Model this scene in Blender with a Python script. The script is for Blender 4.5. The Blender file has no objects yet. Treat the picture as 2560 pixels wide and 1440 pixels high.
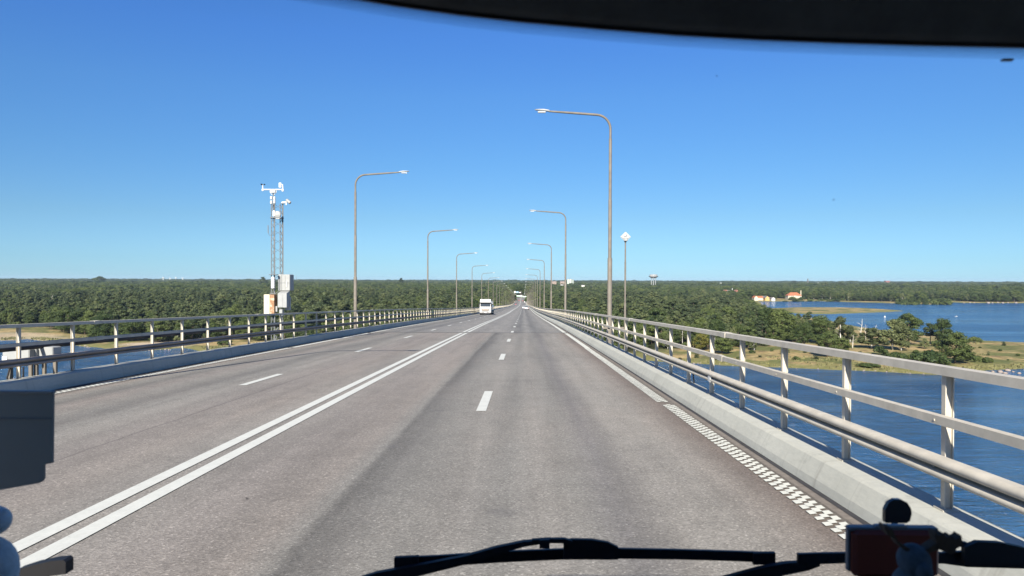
import bpy, math, random
import numpy as np
from mathutils import Vector, Matrix
R = random.Random(7)
rad = math.radians
scene = bpy.context.scene

# ------------------------------------------------------------------ camera, sky, sun, exposure
FPX, CW, CH = 1849.0, 2560.0, 1440.0
EYE = Vector((0, 0, 40.0))
YAW, PITCH, ROLL = math.atan(29 / FPX), math.atan(20 / FPX), 0.0033
CAMROT = Matrix.Rotation(YAW, 3, 'Z') @ Matrix.Rotation(math.pi / 2 - PITCH, 3, 'X') @ Matrix.Rotation(ROLL, 3, 'Z')
cam_d = bpy.data.cameras.new('camera')
cam = bpy.data.objects.new('camera', cam_d)
scene.collection.objects.link(cam)
cam.matrix_world = Matrix.Translation(EYE) @ CAMROT.to_4x4()
cam_d.sensor_width = 36
cam_d.lens = 36 * FPX / CW
cam_d.clip_start, cam_d.clip_end = 0.05, 60000
cam_d.dof.use_dof = True
cam_d.dof.focus_distance = 70
cam_d.dof.aperture_fstop = 11
scene.camera = cam

SUN_EL, SUN_AZ = rad(31), rad(10.5)          # sun behind the camera, a little to the left
sun_vec = Vector((-math.sin(SUN_AZ) * math.cos(SUN_EL), -math.cos(SUN_AZ) * math.cos(SUN_EL), math.sin(SUN_EL)))
world = bpy.data.worlds.new('World'); scene.world = world
world.use_nodes = True
wn, wl = world.node_tree.nodes, world.node_tree.links
bg = wn['Background']
sky = wn.new('ShaderNodeTexSky'); sky.sky_type = 'NISHITA'; sky.sun_disc = False
sky.sun_elevation = SUN_EL
sky.sun_rotation = math.atan2(sun_vec.x, sun_vec.y)
sky.altitude = 40; sky.air_density = 0.75; sky.dust_density = 0.25; sky.ozone_density = 3.0
hs = wn.new('ShaderNodeHueSaturation'); hs.inputs['Saturation'].default_value = 1.22
wl.new(sky.outputs[0], hs.inputs['Color'])
tcw = wn.new('ShaderNodeTexCoord'); spw = wn.new('ShaderNodeSeparateXYZ'); wl.new(tcw.outputs['Generated'], spw.inputs[0])
grade = wn.new('ShaderNodeValToRGB'); cr = grade.color_ramp           # clear dry air: deeper blue towards the horizon
GR = [(0, (.355, .54, .79)), (.027, (.36, .51, .67)), (.081, (.475, .56, .61)), (.16, (.588, .668, .716)), (.236, (.705, .76, .832)), (.309, (.735, .787, .955)), (1, (.76, .80, .98))]
while len(cr.elements) < len(GR): cr.elements.new(.5)
for e, (p_, c_) in zip(cr.elements, GR): e.position = p_; e.color = c_ + (1,)
wl.new(spw.outputs[2], grade.inputs[0])
mulw = wn.new('ShaderNodeMix'); mulw.data_type = 'RGBA'; mulw.blend_type = 'MULTIPLY'; mulw.inputs[0].default_value = 1
wl.new(hs.outputs[0], mulw.inputs[6]); wl.new(grade.outputs[0], mulw.inputs[7]); wl.new(mulw.outputs[2], bg.inputs['Color'])
bg.inputs['Strength'].default_value = 0.081
sun_d = bpy.data.lights.new('sun', 'SUN'); sun_d.energy = 5.0; sun_d.angle = rad(0.53); sun_d.color = (1, 0.925, 0.80)
sun = bpy.data.objects.new('sun', sun_d); scene.collection.objects.link(sun)
sun.rotation_euler = sun_vec.to_track_quat('Z', 'Y').to_euler()
scene.view_settings.view_transform = 'Standard'; scene.view_settings.look = 'None'
scene.view_settings.exposure = 1.05; scene.view_settings.gamma = 1
scene.cycles.max_bounces = 6; scene.cycles.transparent_max_bounces = 8
scene.cycles.volume_bounces = 0

def W(px, py, z=0.0):
    """the point at height z that the photograph shows at (px, py)"""
    d = CAMROT @ Vector(((px - CW / 2) / FPX, (CH / 2 - py) / FPX, -1))
    t = (z - EYE.z) / d.z
    return EYE + d * t
def WD(px, py, y):
    """the point at distance y along the road that the photograph shows at (px, py)"""
    d = CAMROT @ Vector(((px - CW / 2) / FPX, (CH / 2 - py) / FPX, -1))
    return EYE + d * (y / d.y)
def P(v):
    q = CAMROT.transposed() @ (Vector(v) - EYE)
    return (CW / 2 + FPX * q.x / -q.z, CH / 2 - FPX * q.y / -q.z, -q.z)

# ------------------------------------------------------------------ helpers
def link(o, parent=None):
    scene.collection.objects.link(o)
    if parent is not None: o.parent = parent
    return o
def tag(o, label=None, cat=None, group=None, kind=None):
    for k, v in (('label', label), ('category', cat), ('group', group), ('kind', kind)):
        if v: o[k] = v
    return o
def empty(name, loc=(0, 0, 0), rz=0, label=None, cat=None, group=None):
    o = bpy.data.objects.new(name, None); link(o)
    o.empty_display_size = .2
    o.location = loc; o.rotation_euler = (0, 0, rz)
    return tag(o, label, cat, group)
def copy_tree(o, parent=None):
    c = o.copy(); scene.collection.objects.link(c); c.parent = parent
    for ch in o.children: copy_tree(ch, c)
    return c

class MB:
    def __init__(s): s.v, s.f, s.m = [], [], []
    def add(s, vs, fs, mi=0):
        b = len(s.v); s.v += [tuple(v) for v in vs]; s.f += [tuple(b + i for i in f) for f in fs]; s.m += [mi] * len(fs); return s
    def box(s, x0, x1, y0, y1, z0, z1, mi=0, taper=0):
        t = taper
        vs = [(x0, y0, z0), (x1, y0, z0), (x1, y1, z0), (x0, y1, z0), (x0 + t, y0 + t, z1), (x1 - t, y0 + t, z1), (x1 - t, y1 - t, z1), (x0 + t, y1 - t, z1)]
        return s.add(vs, [(3, 2, 1, 0), (4, 5, 6, 7), (0, 1, 5, 4), (1, 2, 6, 5), (2, 3, 7, 6), (3, 0, 4, 7)], mi)
    def bbox(s, x0, x1, y0, y1, z0, z1, b=.01, mi=0):
        """box with chamfered edges: a stack of three octagonal rings"""
        def ring(z, i):
            return [(x0 + b + i, y0 + i, z), (x1 - b - i, y0 + i, z), (x1 - i, y0 + b + i, z), (x1 - i, y1 - b - i, z), (x1 - b - i, y1 - i, z), (x0 + b + i, y1 - i, z), (x0 + i, y1 - b - i, z), (x0 + i, y0 + b + i, z)]
        rs = [ring(z0, b), ring(z0 + b, 0), ring(z1 - b, 0), ring(z1, b)]
        vs = [p for r in rs for p in r]; fs = [tuple(range(7, -1, -1)), tuple(range(24, 32))]
        for k in range(3):
            for i in range(8):
                j = (i + 1) % 8; fs.append((k * 8 + i, k * 8 + j, k * 8 + 8 + j, k * 8 + 8 + i))
        return s.add(vs, fs, mi)
    def tube(s, pts, r, n=8, mi=0, cap=True):
        pts = [Vector(p) for p in pts]; rs = r if isinstance(r, (list, tuple)) else [r] * len(pts)
        vs, fs = [], []
        up0 = None
        for i, p in enumerate(pts):
            t = (pts[min(i + 1, len(pts) - 1)] - pts[max(i - 1, 0)]).normalized()
            if up0 is None:
                up0 = Vector((0, 0, 1)) if abs(t.z) < .9 else Vector((0, 1, 0))
            a = t.cross(up0).normalized(); b = a.cross(t).normalized(); up0 = b
            for k in range(n):
                w = 2 * math.pi * k / n
                vs.append(p + (a * math.cos(w) + b * math.sin(w)) * rs[i])
        for i in range(len(pts) - 1):
            for k in range(n):
                j = (k + 1) % n; fs.append((i * n + k, i * n + j, i * n + n + j, i * n + n + k))
        if cap:
            fs.append(tuple(range(n - 1, -1, -1))); fs.append(tuple(range((len(pts) - 1) * n, len(pts) * n)))
        return s.add(vs, fs, mi)
    def lathe(s, prof, c=(0, 0, 0), n=16, mi=0, axis='z'):
        vs, fs = [], []
        for (r, z) in prof:
            for k in range(n):
                w = 2 * math.pi * k / n; q = (r * math.cos(w), r * math.sin(w), z)
                if axis == 'x': q = (q[2], q[0], q[1])
                if axis == 'y': q = (q[0], q[2], q[1])
                vs.append((c[0] + q[0], c[1] + q[1], c[2] + q[2]))
        for i in range(len(prof) - 1):
            for k in range(n):
                j = (k + 1) % n; fs.append((i * n + k, i * n + j, i * n + n + j, i * n + n + k))
        fs.append(tuple(range(n - 1, -1, -1))); fs.append(tuple(range((len(prof) - 1) * n, len(prof) * n)))
        return s.add(vs, fs, mi)
    def prism(s, poly, a0, a1, axis='x', mi=0, inset=None):
        """polygon in the two other axes drawn out along one axis"""
        def q(p, a): return {'x': (a, p[0], p[1]), 'y': (p[0], a, p[1]), 'z': (p[0], p[1], a)}[axis]
        n = len(poly)
        vs = [q(p, a0) for p in poly] + [q(p, a1) for p in poly]
        fs = [tuple(range(n - 1, -1, -1)), tuple(range(n, 2 * n))] + [(i, (i + 1) % n, n + (i + 1) % n, n + i) for i in range(n)]
        return s.add(vs, fs, mi)
    def sweep(s, prof, ds, zf, closed=True, mi=0, cap=True):
        n = len(prof); vs, fs = [], []
        for d in ds:
            z0 = zf(d); vs += [(x, d, z0 + z) for x, z in prof]
        for i in range(len(ds) - 1):
            for k in range(n if closed else n - 1):
                j = (k + 1) % n; fs.append((i * n + k, i * n + j, i * n + n + j, i * n + n + k))
        if closed and cap:
            fs.append(tuple(range(n - 1, -1, -1))); fs.append(tuple(range((len(ds) - 1) * n, len(ds) * n)))
        return s.add(vs, fs, mi)
    def ball(s, c, r, n=12, m=8, mi=0, wob=0, rnd=None):
        vs, fs = [], []
        r = r if isinstance(r, (tuple, list)) else (r, r, r)
        for i in range(m + 1):
            t = math.pi * i / m
            for k in range(n):
                w = 2 * math.pi * k / n; g = 1 + (rnd.uniform(-wob, wob) if rnd else 0)
                vs.append((c[0] + r[0] * g * math.sin(t) * math.cos(w), c[1] + r[1] * g * math.sin(t) * math.sin(w), c[2] - r[2] * g * math.cos(t)))
        for i in range(m):
            for k in range(n):
                j = (k + 1) % n; fs.append((i * n + k, i * n + j, i * n + n + j, i * n + n + k))
        return s.add(vs, fs, mi)
    def mesh(s, name, mats, smooth=False):
        me = bpy.data.meshes.new(name); me.from_pydata(s.v, [], s.f); me.validate(clean_customdata=False)
        mats = mats if isinstance(mats, (list, tuple)) else [mats]
        for m in mats: me.materials.append(m)
        if len(mats) > 1 and len(s.m) == len(me.polygons): me.polygons.foreach_set('material_index', s.m)
        bm = __import__('bmesh').new(); bm.from_mesh(me)
        __import__('bmesh').ops.recalc_face_normals(bm, faces=bm.faces); bm.to_mesh(me); bm.free()
        if smooth:
            me.polygons.foreach_set('use_smooth', [True] * len(me.polygons))
            if smooth != 'all':
                try: me.set_sharp_from_angle(angle=rad(40))
                except Exception: pass
        me.update(); return me
    def build(s, name, mats, parent=None, smooth=False, loc=None):
        o = bpy.data.objects.new(name, s.mesh(name, mats, smooth)); link(o, parent)
        if loc is not None: o.location = loc
        return o

# ------------------------------------------------------------------ materials
def lin(c):
    return tuple((x / 12.92 if x <= .04045 else ((x + .055) / 1.055) ** 2.4) for x in (v / 255 for v in c)) + (1,)
def newmat(name):
    m = bpy.data.materials.new(name); m.use_nodes = True
    nt = m.node_tree; return m, nt, nt.nodes['Principled BSDF']
def N(nt, t, **kw):
    n = nt.nodes.new(t)
    for k, v in kw.items():
        if k.startswith('i_'): n.inputs[k[2:].replace('_', ' ')].default_value = v
        else: setattr(n, k, v)
    return n
def ramp(nt, fac, stops, interp='LINEAR'):
    n = nt.nodes.new('ShaderNodeValToRGB'); cr = n.color_ramp; cr.interpolation = interp
    while len(cr.elements) < len(stops): cr.elements.new(.5)
    for e, (p, c) in zip(cr.elements, sorted(stops, key=lambda q: q[0])):
        e.position = p; e.color = c if len(c) == 4 else tuple(c) + (1,)
    nt.links.new(fac, n.inputs[0]); return n.outputs[0]
def mix(nt, fac, a, b, mode='MIX'):
    n = nt.nodes.new('ShaderNodeMix'); n.data_type = 'RGBA'; n.blend_type = mode
    for sock, v in ((n.inputs[0], fac), (n.inputs[6], a), (n.inputs[7], b)):
        if hasattr(v, 'is_output'): nt.links.new(v, sock)
        else: sock.default_value = v
    return n.outputs[2]
def math_(nt, op, a, b=None, c=None):
    n = nt.nodes.new('ShaderNodeMath'); n.operation = op
    for i, v in enumerate((a, b, c)):
        if v is None: continue
        if hasattr(v, 'is_output'): nt.links.new(v, n.inputs[i])
        else: n.inputs[i].default_value = v
    return n.outputs[0]
def noise(nt, scale, detail=4, rough=.55, vec=None, dist=0):
    n = N(nt, 'ShaderNodeTexNoise'); n.inputs['Scale'].default_value = scale; n.inputs['Detail'].default_value = detail
    n.inputs['Roughness'].default_value = rough; n.inputs['Distortion'].default_value = dist
    if vec is not None: nt.links.new(vec, n.inputs['Vector'])
    return n.outputs['Fac']
def objco(nt, sc=(1, 1, 1)):
    t = N(nt, 'ShaderNodeTexCoord'); m = N(nt, 'ShaderNodeMapping'); m.inputs['Scale'].default_value = sc
    nt.links.new(t.outputs['Object'], m.inputs['Vector']); return m.outputs['Vector']
def bump(nt, bsdf, h, strength=.3, dist=.02):
    b = N(nt, 'ShaderNodeBump'); b.inputs['Strength'].default_value = strength; b.inputs['Distance'].default_value = dist
    nt.links.new(h, b.inputs['Height']); nt.links.new(b.outputs[0], bsdf.inputs['Normal'])
def paint(name, col, rough=.5, var=.12, sc=6, metal=0, spec=.4, bmp=0):
    """a material of one colour with weathering noise"""
    m, nt, b = newmat(name); v = objco(nt)
    c = tuple(col[:3])
    n1 = noise(nt, sc, 5, .6, v)
    out = ramp(nt, n1, [(.25, tuple(x * (1 - var) for x in c)), (.75, tuple(min(1, x * (1 + var)) for x in c))])
    nt.links.new(out, b.inputs['Base Color'])
    b.inputs['Roughness'].default_value = rough; b.inputs['Metallic'].default_value = metal
    b.inputs['Specular IOR Level'].default_value = spec
    if bmp: bump(nt, b, noise(nt, sc * 8, 3, .6, v), bmp, .004)
    return m

M = {}
M['galv'] = paint('weathered galvanised steel', (.155, .138, .115), .7, .22, 3, 0)
M['mast'] = paint('grey zinc lattice', (.15, .16, .165), .6, .12, 3, .1)
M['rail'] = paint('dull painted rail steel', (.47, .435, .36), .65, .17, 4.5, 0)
M['rail_brown'] = paint('darker brown rail steel', (.30, .25, .21), .7, .2, 1.5)
M['concrete'] = None
M['white_metal'] = paint('white enamel', (.60, .61, .59), .45, .05, 4)
M['lamp_shell'] = paint('pale lamp shell', (.38, .39, .38), .5, .1, 6)
M['white_dirty'] = paint('chalky white paint', (.29, .30, .295), .55, .12, 7)
M['grey_box'] = paint('grey enamel', (.29, .30, .295), .5, .08, 5)
M['cream'] = paint('cream enamel', (.58, .53, .40), .5, .08, 5)
M['dark_steel'] = paint('dark steel', (.16, .17, .18), .5, .15, 6, .4)
M['black'] = paint('black rubber', (.012, .012, .014), .55, .2, 9, 0, .3)
M['black_plastic'] = paint('black plastic', (.008, .009, .012), .45, .2, 12, 0, .3)
M['tyre'] = paint('tyre rubber', (.02, .02, .021), .85, .2, 9)
M['glass_dark'] = paint('dark vehicle glass', (.02, .03, .04), .08, .1, 2, 0, .6)
M['chrome'] = paint('brushed steel', (.62, .62, .62), .28, .08, 4, .8)
M['truck_white'] = paint('white lorry paint', (.38, .38, .375), .35, .04, 2)
M['grille'] = paint('dark grille plastic', (.03, .03, .033), .6, .2, 20)
M['lamp_lens'] = paint('clear lamp lens', (.65, .68, .70), .15, .1, 10)
M['red_lens'] = paint('red lamp lens', (.45, .02, .02), .2, .1, 10)
M['plate'] = paint('white number plate', (.75, .76, .78), .4, .04, 10)
M['line'] = None

def rusty():
    m, nt, b = newmat('rusted enamel'); v = objco(nt)
    n = noise(nt, 3.5, 6, .7, v)
    nt.links.new(ramp(nt, n, [(.36, (.16, .07, .03)), (.5, (.30, .17, .09)), (.62, (.55, .47, .35))]), b.inputs['Base Color'])
    b.inputs['Roughness'].default_value = .8; return m
M['rust'] = rusty()

def concrete_mat():
    m, nt, b = newmat('weathered concrete'); v = objco(nt)
    big = noise(nt, .35, 5, .6, v); fine = noise(nt, 9, 6, .7, objco(nt, (1, .6, 2.5)))
    base = ramp(nt, big, [(.3, (.39, .39, .335)), (.7, (.485, .485, .42))])
    col = mix(nt, ramp(nt, fine, [(.35, (.28,) * 3), (.62, (0,) * 3)]), base, (.27, .28, .25, 1))
    sp = noise(nt, 2.1, 8, .75, v)
    col = mix(nt, ramp(nt, sp, [(.60, (0,) * 3), (.70, (.55,) * 3)]), col, (.16, .17, .15, 1))
    tc = N(nt, 'ShaderNodeTexCoord'); sp_ = N(nt, 'ShaderNodeSeparateXYZ'); nt.links.new(tc.outputs['Object'], sp_.inputs[0])
    fr = math_(nt, 'FRACT', math_(nt, 'DIVIDE', sp_.outputs[1], 7.5))
    col = mix(nt, ramp(nt, fr, [(.0, (.16,) * 3), (.0012, (.16,) * 3), (.0026, (0,) * 3), (1, (0,) * 3)]), col, (.09, .09, .08, 1))
    drip = noise(nt, 1, 6, .7, objco(nt, (.4, 5.5, .25)))
    col = mix(nt, ramp(nt, drip, [(.56, (0,) * 3), (.72, (.45,) * 3)]), col, (.20, .19, .155, 1))
    nt.links.new(col, b.inputs['Base Color']); b.inputs['Roughness'].default_value = .85
    bump(nt, b, fine, .25, .01); return m
M['concrete'] = concrete_mat()

def line_mat():
    m, nt, b = newmat('road marking paint'); v = objco(nt)
    wear = noise(nt, 5, 8, .75, v); fine = noise(nt, 60, 3, .7, v)
    chp = noise(nt, 22, 5, .75, v); t = math_(nt, 'ADD', math_(nt, 'MULTIPLY', wear, .45), math_(nt, 'ADD', math_(nt, 'MULTIPLY', fine, .2), math_(nt, 'MULTIPLY', chp, .35)))
    nt.links.new(ramp(nt, t, [(.36, (.22, .21, .2)), (.405, (.50, .51, .46)), (.7, (.63, .64, .58))]), b.inputs['Base Color'])
    b.inputs['Roughness'].default_value = .75; return m
M['line'] = line_mat()

def asphalt():
    m, nt, b = newmat('worn bridge asphalt')
    tc = N(nt, 'ShaderNodeTexCoord'); sep = N(nt, 'ShaderNodeSeparateXYZ'); nt.links.new(tc.outputs['Object'], sep.inputs[0])
    x, y = sep.outputs[0], sep.outputs[1]
    v = tc.outputs['Object']
    wob = noise(nt, .12, 3, .5, objco(nt, (1, .35, 1)))
    xw = math_(nt, 'ADD', x, math_(nt, 'MULTIPLY', math_(nt, 'SUBTRACT', wob, .5), .5))
    wob2 = noise(nt, 5, 6, .7, v)
    xw = math_(nt, 'ADD', xw, math_(nt, 'MULTIPLY', math_(nt, 'SUBTRACT', wob2, .5), .16))
    p = math_(nt, 'DIVIDE', math_(nt, 'ADD', xw, 11.2), 14.6)
    def at(X): return (X + 11.2) / 14.6
    A = (.248, .225, .211); G = (.226, .216, .203); D = (.180, .172, .164); DR = (.190, .160, .146); L = (.262, .246, .229); PK = (.250, .225, .207)
    stops = [(-11.1, D), (-10.5, DR), (-10.2, PK), (-9.9, G), (-9.5, D), (-9.1, A), (-8.5, G), (-8.0, D), (-7.6, G), (-7.1, L), (-6.2, A), (-5.2, PK), (-4.3, L), (-3.2, A),
             (-2.3, PK), (-2.02, G), (-1.93, (.140, .134, .128)), (-1.62, D), (-1.3, G), (-.7, L), (-.2, G), (.15, L), (.6, G), (.95, (.185, .175, .172)), (1.4, L), (2.0, L), (2.45, PK), (2.75, DR), (3.05, (.15, .135, .125)), (3.4, D)]
    near = ramp(nt, p, [(at(a), c) for a, c in stops])
    G2 = (.228, .22, .214); D2 = (.165, .162, .16); L2 = (.262, .252, .242)
    far = ramp(nt, p, [(at(a), c) for a, c in [(-11, D2), (-9.9, G2), (-9.3, D2), (-8.7, G2), (-7.9, D2), (-7.2, G2), (-5, L2), (-3, G2), (-1.9, L2), (-1.2, G2), (-.3, D2), (.15, L2), (.75, D2), (1.5, G2), (2.2, L2), (3.2, D2)]])
    col = mix(nt, ramp(nt, math_(nt, 'DIVIDE', y, 100), [(.517, (0,) * 3), (.518, (1,) * 3)]), near, far)
    # aggregate: fine pale and dark chips, mid mottling, long streaks
    chip = N(nt, 'ShaderNodeTexVoronoi'); chip.inputs['Scale'].default_value = 58; nt.links.new(v, chip.inputs['Vector'])
    cs = N(nt, 'ShaderNodeSeparateColor'); nt.links.new(chip.outputs['Color'], cs.inputs[0])
    col = mix(nt, .85, col, ramp(nt, cs.outputs[0], [(0, (.62,) * 3), (.35, (.88,) * 3), (.75, (1.05,) * 3), (.94, (1.22,) * 3), (1, (1.75,) * 3)]), 'MULTIPLY')
    mid = noise(nt, 1.6, 7, .7, v)
    col = mix(nt, 1, col, ramp(nt, mid, [(.3, (.88,) * 3), (.5, (1,) * 3), (.7, (1.08,) * 3)]), 'MULTIPLY')
    blot = noise(nt, .5, 5, .65, objco(nt, (1, .3, 1)))
    col = mix(nt, 1, col, ramp(nt, blot, [(.32, (.90, .90, .905)), (.5, (1,) * 3), (.68, (1.05, 1.03, 1.02))]), 'MULTIPLY')
    st = noise(nt, 2.2, 5, .6, objco(nt, (1, .03, 1)))
    col = mix(nt, 1, col, ramp(nt, st, [(.35, (.88,) * 3), (.6, (1.05,) * 3)]), 'MULTIPLY')
    col = mix(nt, 1, col, (.935, .94, .89, 1), 'MULTIPLY')
    # thin wandering crack in the oncoming lane
    cw = noise(nt, .8, 6, .7, objco(nt, (.2, 1, 1)))
    cx = math_(nt, 'ABSOLUTE', math_(nt, 'SUBTRACT', math_(nt, 'ADD', x, 6.1), math_(nt, 'MULTIPLY', math_(nt, 'SUBTRACT', cw, .5), .18)))
    col = mix(nt, ramp(nt, cx, [(.010, (.42,) * 3), (.026, (0,) * 3)]), col, (.05, .045, .045, 1))
    # dark scattered stains
    stn = noise(nt, .9, 3, .5, v)
    col = mix(nt, ramp(nt, stn, [(.70, (0,) * 3), (.76, (.35,) * 3)]), col, (.10, .095, .095, 1))
    nt.links.new(col, b.inputs['Base Color']); b.inputs['Roughness'].default_value = .88; b.inputs['Specular IOR Level'].default_value = .25
    bump(nt, b, chip.outputs['Distance'], .25, .010)
    return m
M['asphalt'] = asphalt()
M['joint'] = paint('dark joint filler', (.05, .048, .047), .8, .4, 12)
M['mastic_and_shade'] = paint('dark mastic seal', (.035, .035, .038), .8, .35, 5)
M['gutter_dirt'] = paint('gritty gutter', (.17, .15, .13), .9, .3, 12)

def water_mat():
    m, nt, b = newmat('sea water')
    geo = N(nt, 'ShaderNodeNewGeometry')
    mp = N(nt, 'ShaderNodeMapping'); mp.inputs['Rotation'].default_value = (0, 0, rad(20)); mp.inputs['Scale'].default_value = (.45, 1.15, 1)
    nt.links.new(geo.outputs['Position'], mp.inputs[0]); v = mp.outputs[0]
    n1 = noise(nt, .32, 3, .6, v, .6); n2 = noise(nt, 1.1, 4, .6, v, .4); n3 = noise(nt, .05, 3, .5, v)
    n4 = noise(nt, .11, 3, .55, v, .8)
    h = math_(nt, 'ADD', math_(nt, 'ADD', math_(nt, 'MULTIPLY', n1, 1.5), math_(nt, 'MULTIPLY', n2, .8)), math_(nt, 'MULTIPLY', n4, 2.6))
    bump(nt, b, h, 1.0, 2.4)
    # broad wind streaks alter roughness and tint a little
    stv = N(nt, 'ShaderNodeMapping'); stv.inputs['Scale'].default_value = (.0012, .012, 1); stv.inputs['Rotation'].default_value = (0, 0, rad(-8)); nt.links.new(geo.outputs['Position'], stv.inputs[0])
    st = noise(nt, 1, 4, .55, stv.outputs[0], .5)
    nt.links.new(ramp(nt, math_(nt, 'ADD', math_(nt, 'MULTIPLY', st, .6), math_(nt, 'MULTIPLY', n3, .4)), [(.38, (.006, .048, .132)), (.62, (.030, .112, .255))]), b.inputs['Base Color'])
    nt.links.new(ramp(nt, st, [(.35, (.22,) * 3), (.6, (.10,) * 3)]), b.inputs['Roughness'])
    b.inputs['IOR'].default_value = 1.33
    return m
M['water'] = water_mat()

def terrain_mat():
    m, nt, b = newmat('coastal ground')
    geo = N(nt, 'ShaderNodeNewGeometry'); v = geo.outputs['Position']
    a1 = N(nt, 'ShaderNodeAttribute', attribute_name='wood'); a2 = N(nt, 'ShaderNodeAttribute', attribute_name='shore'); a3 = N(nt, 'ShaderNodeAttribute', attribute_name='sand')
    n1 = noise(nt, .035, 6, .62, v); n2 = noise(nt, .35, 5, .7, v); n3 = noise(nt, .011, 4, .6, v)
    dry = ramp(nt, n2, [(.3, (.17, .115, .055)), (.5, (.34, .255, .12)), (.68, (.46, .36, .18))])
    grn = ramp(nt, n2, [(.3, (.075, .085, .03)), (.7, (.16, .17, .06))])
    col = mix(nt, ramp(nt, n1, [(.46, (0,) * 3), (.56, (1,) * 3)]), dry, grn)
    n5 = noise(nt, .09, 5, .65, v); col = mix(nt, ramp(nt, n5, [(.55, (0,) * 3), (.66, (.7,) * 3)]), col, (.12, .085, .05, 1))
    col = mix(nt, ramp(nt, n3, [(.52, (0,) * 3), (.62, (.6,) * 3)]), col, grn)
    col = mix(nt, a1.outputs['Fac'], col, ramp(nt, n2, [(.3, (.014, .02, .008)), (.7, (.04, .046, .018))]))  # dark forest floor, further darkened as shade in the gaps between crowns
    shore = ramp(nt, n2, [(.3, (.10, .105, .04)), (.5, (.17, .165, .06)), (.7, (.22, .19, .10))])
    col = mix(nt, a2.outputs['Fac'], col, shore)
    col = mix(nt, a3.outputs['Fac'], col, ramp(nt, n2, [(.3, (.34, .27, .19)), (.7, (.50, .42, .31))]))
    nt.links.new(col, b.inputs['Base Color']); b.inputs['Roughness'].default_value = .95; b.inputs['Specular IOR Level'].default_value = .1
    bump(nt, b, n2, .8, .6)
    return m
M['ground'] = terrain_mat()

def leaf_mat(name, dark, mid, light, trans=.25):
    m, nt, b = newmat(name)
    oi = N(nt, 'ShaderNodeObjectInfo'); at = N(nt, 'ShaderNodeAttribute', attribute_name='tint')
    t = math_(nt, 'ADD', math_(nt, 'MULTIPLY', at.outputs['Fac'], .42), math_(nt, 'MULTIPLY', oi.outputs['Random'], .58))
    col = ramp(nt, t, [(.1, dark), (.5, mid), (.95, light)])
    nt.links.new(col, b.inputs['Base Color']); b.inputs['Roughness'].default_value = .6; b.inputs['Specular IOR Level'].default_value = .25
    tr = N(nt, 'ShaderNodeBsdfTranslucent'); nt.links.new(col, tr.inputs[0])
    ms = N(nt, 'ShaderNodeMixShader'); ms.inputs[0].default_value = trans
    nt.links.new(b.outputs[0], ms.inputs[1]); nt.links.new(tr.outputs[0], ms.inputs[2])
    nt.links.new(ms.outputs[0], nt.nodes['Material Output'].inputs['Surface'])
    return m
M['pine'] = leaf_mat('pine needles', (.020, .034, .015), (.058, .077, .031), (.112, .130, .052), .08)
M['oak'] = leaf_mat('oak leaves', (.026, .046, .013), (.064, .089, .025), (.126, .154, .044), .14)
M['birch'] = leaf_mat('birch leaves', (.05, .066, .027), (.094, .112, .045), (.16, .18, .075), .2)
M['yellow'] = leaf_mat('yellowing leaves', (.10, .10, .02), (.17, .165, .035), (.25, .23, .06), .25)
M['reddish'] = leaf_mat('reddish brown twigs', (.10, .075, .045), (.15, .115, .07), (.2, .16, .1), .1)
M['bark'] = paint('grey brown bark', (.13, .095, .07), .9, .3, 3)
M['birch_bark'] = paint('white birch bark', (.62, .60, .56), .8, .3, 2.5)
M['dead_wood'] = paint('bleached dead wood', (.58, .54, .47), .85, .2, 2)
M['rock'] = paint('pale granite', (.25, .21, .18), .85, .25, 1.2, bmp=.5)

# ------------------------------------------------------------------ bridge profile
KD = np.array([-120, 0, 40, 75, 107, 143, 180, 250, 300, 400, 500, 600, 700, 800, 860, 920, 1000, 1100, 1800.])
KZ = np.array([-1.0, 2.1, 3.32, 4.5, 5.68, 6.95, 8.25, 10.5, 12.05, 15.25, 18.4, 21.4, 24.3, 26.9, 28.2, 29.0, 29.3, 29.4, 29.4])
def _pchip(x, y):
    h = np.diff(x); d = np.diff(y) / h; m = np.zeros_like(y)
    for i in range(1, len(x) - 1):
        if d[i - 1] * d[i] > 0:
            w1, w2 = 2 * h[i] + h[i - 1], h[i] + 2 * h[i - 1]
            m[i] = (w1 + w2) / (w1 / d[i - 1] + w2 / d[i])
    m[0], m[-1] = d[0], d[-1]
    def f(q):
        i = int(min(max(np.searchsorted(x, q) - 1, 0), len(x) - 2)); t = (q - x[i]) / h[i]
        return float((2*t**3 - 3*t**2 + 1) * y[i] + (t**3 - 2*t**2 + t) * h[i] * m[i] + (-2*t**3 + 3*t**2) * y[i+1] + (t**3 - t**2) * h[i] * m[i+1])
    return f
_pf = _pchip(KD, KZ)
def zd(d): return 40.0 - _pf(d)
DS = [x for x in np.arange(-70, 130, 2.0)] + [x for x in np.arange(130, 400, 5.0)] + [x for x in np.arange(400, 1500, 12.5)] + [1500.0]
XM = -3.86                                   # middle of the carriageway
def mir(prof): return [(2 * XM - x, z) for x, z in prof]

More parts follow.
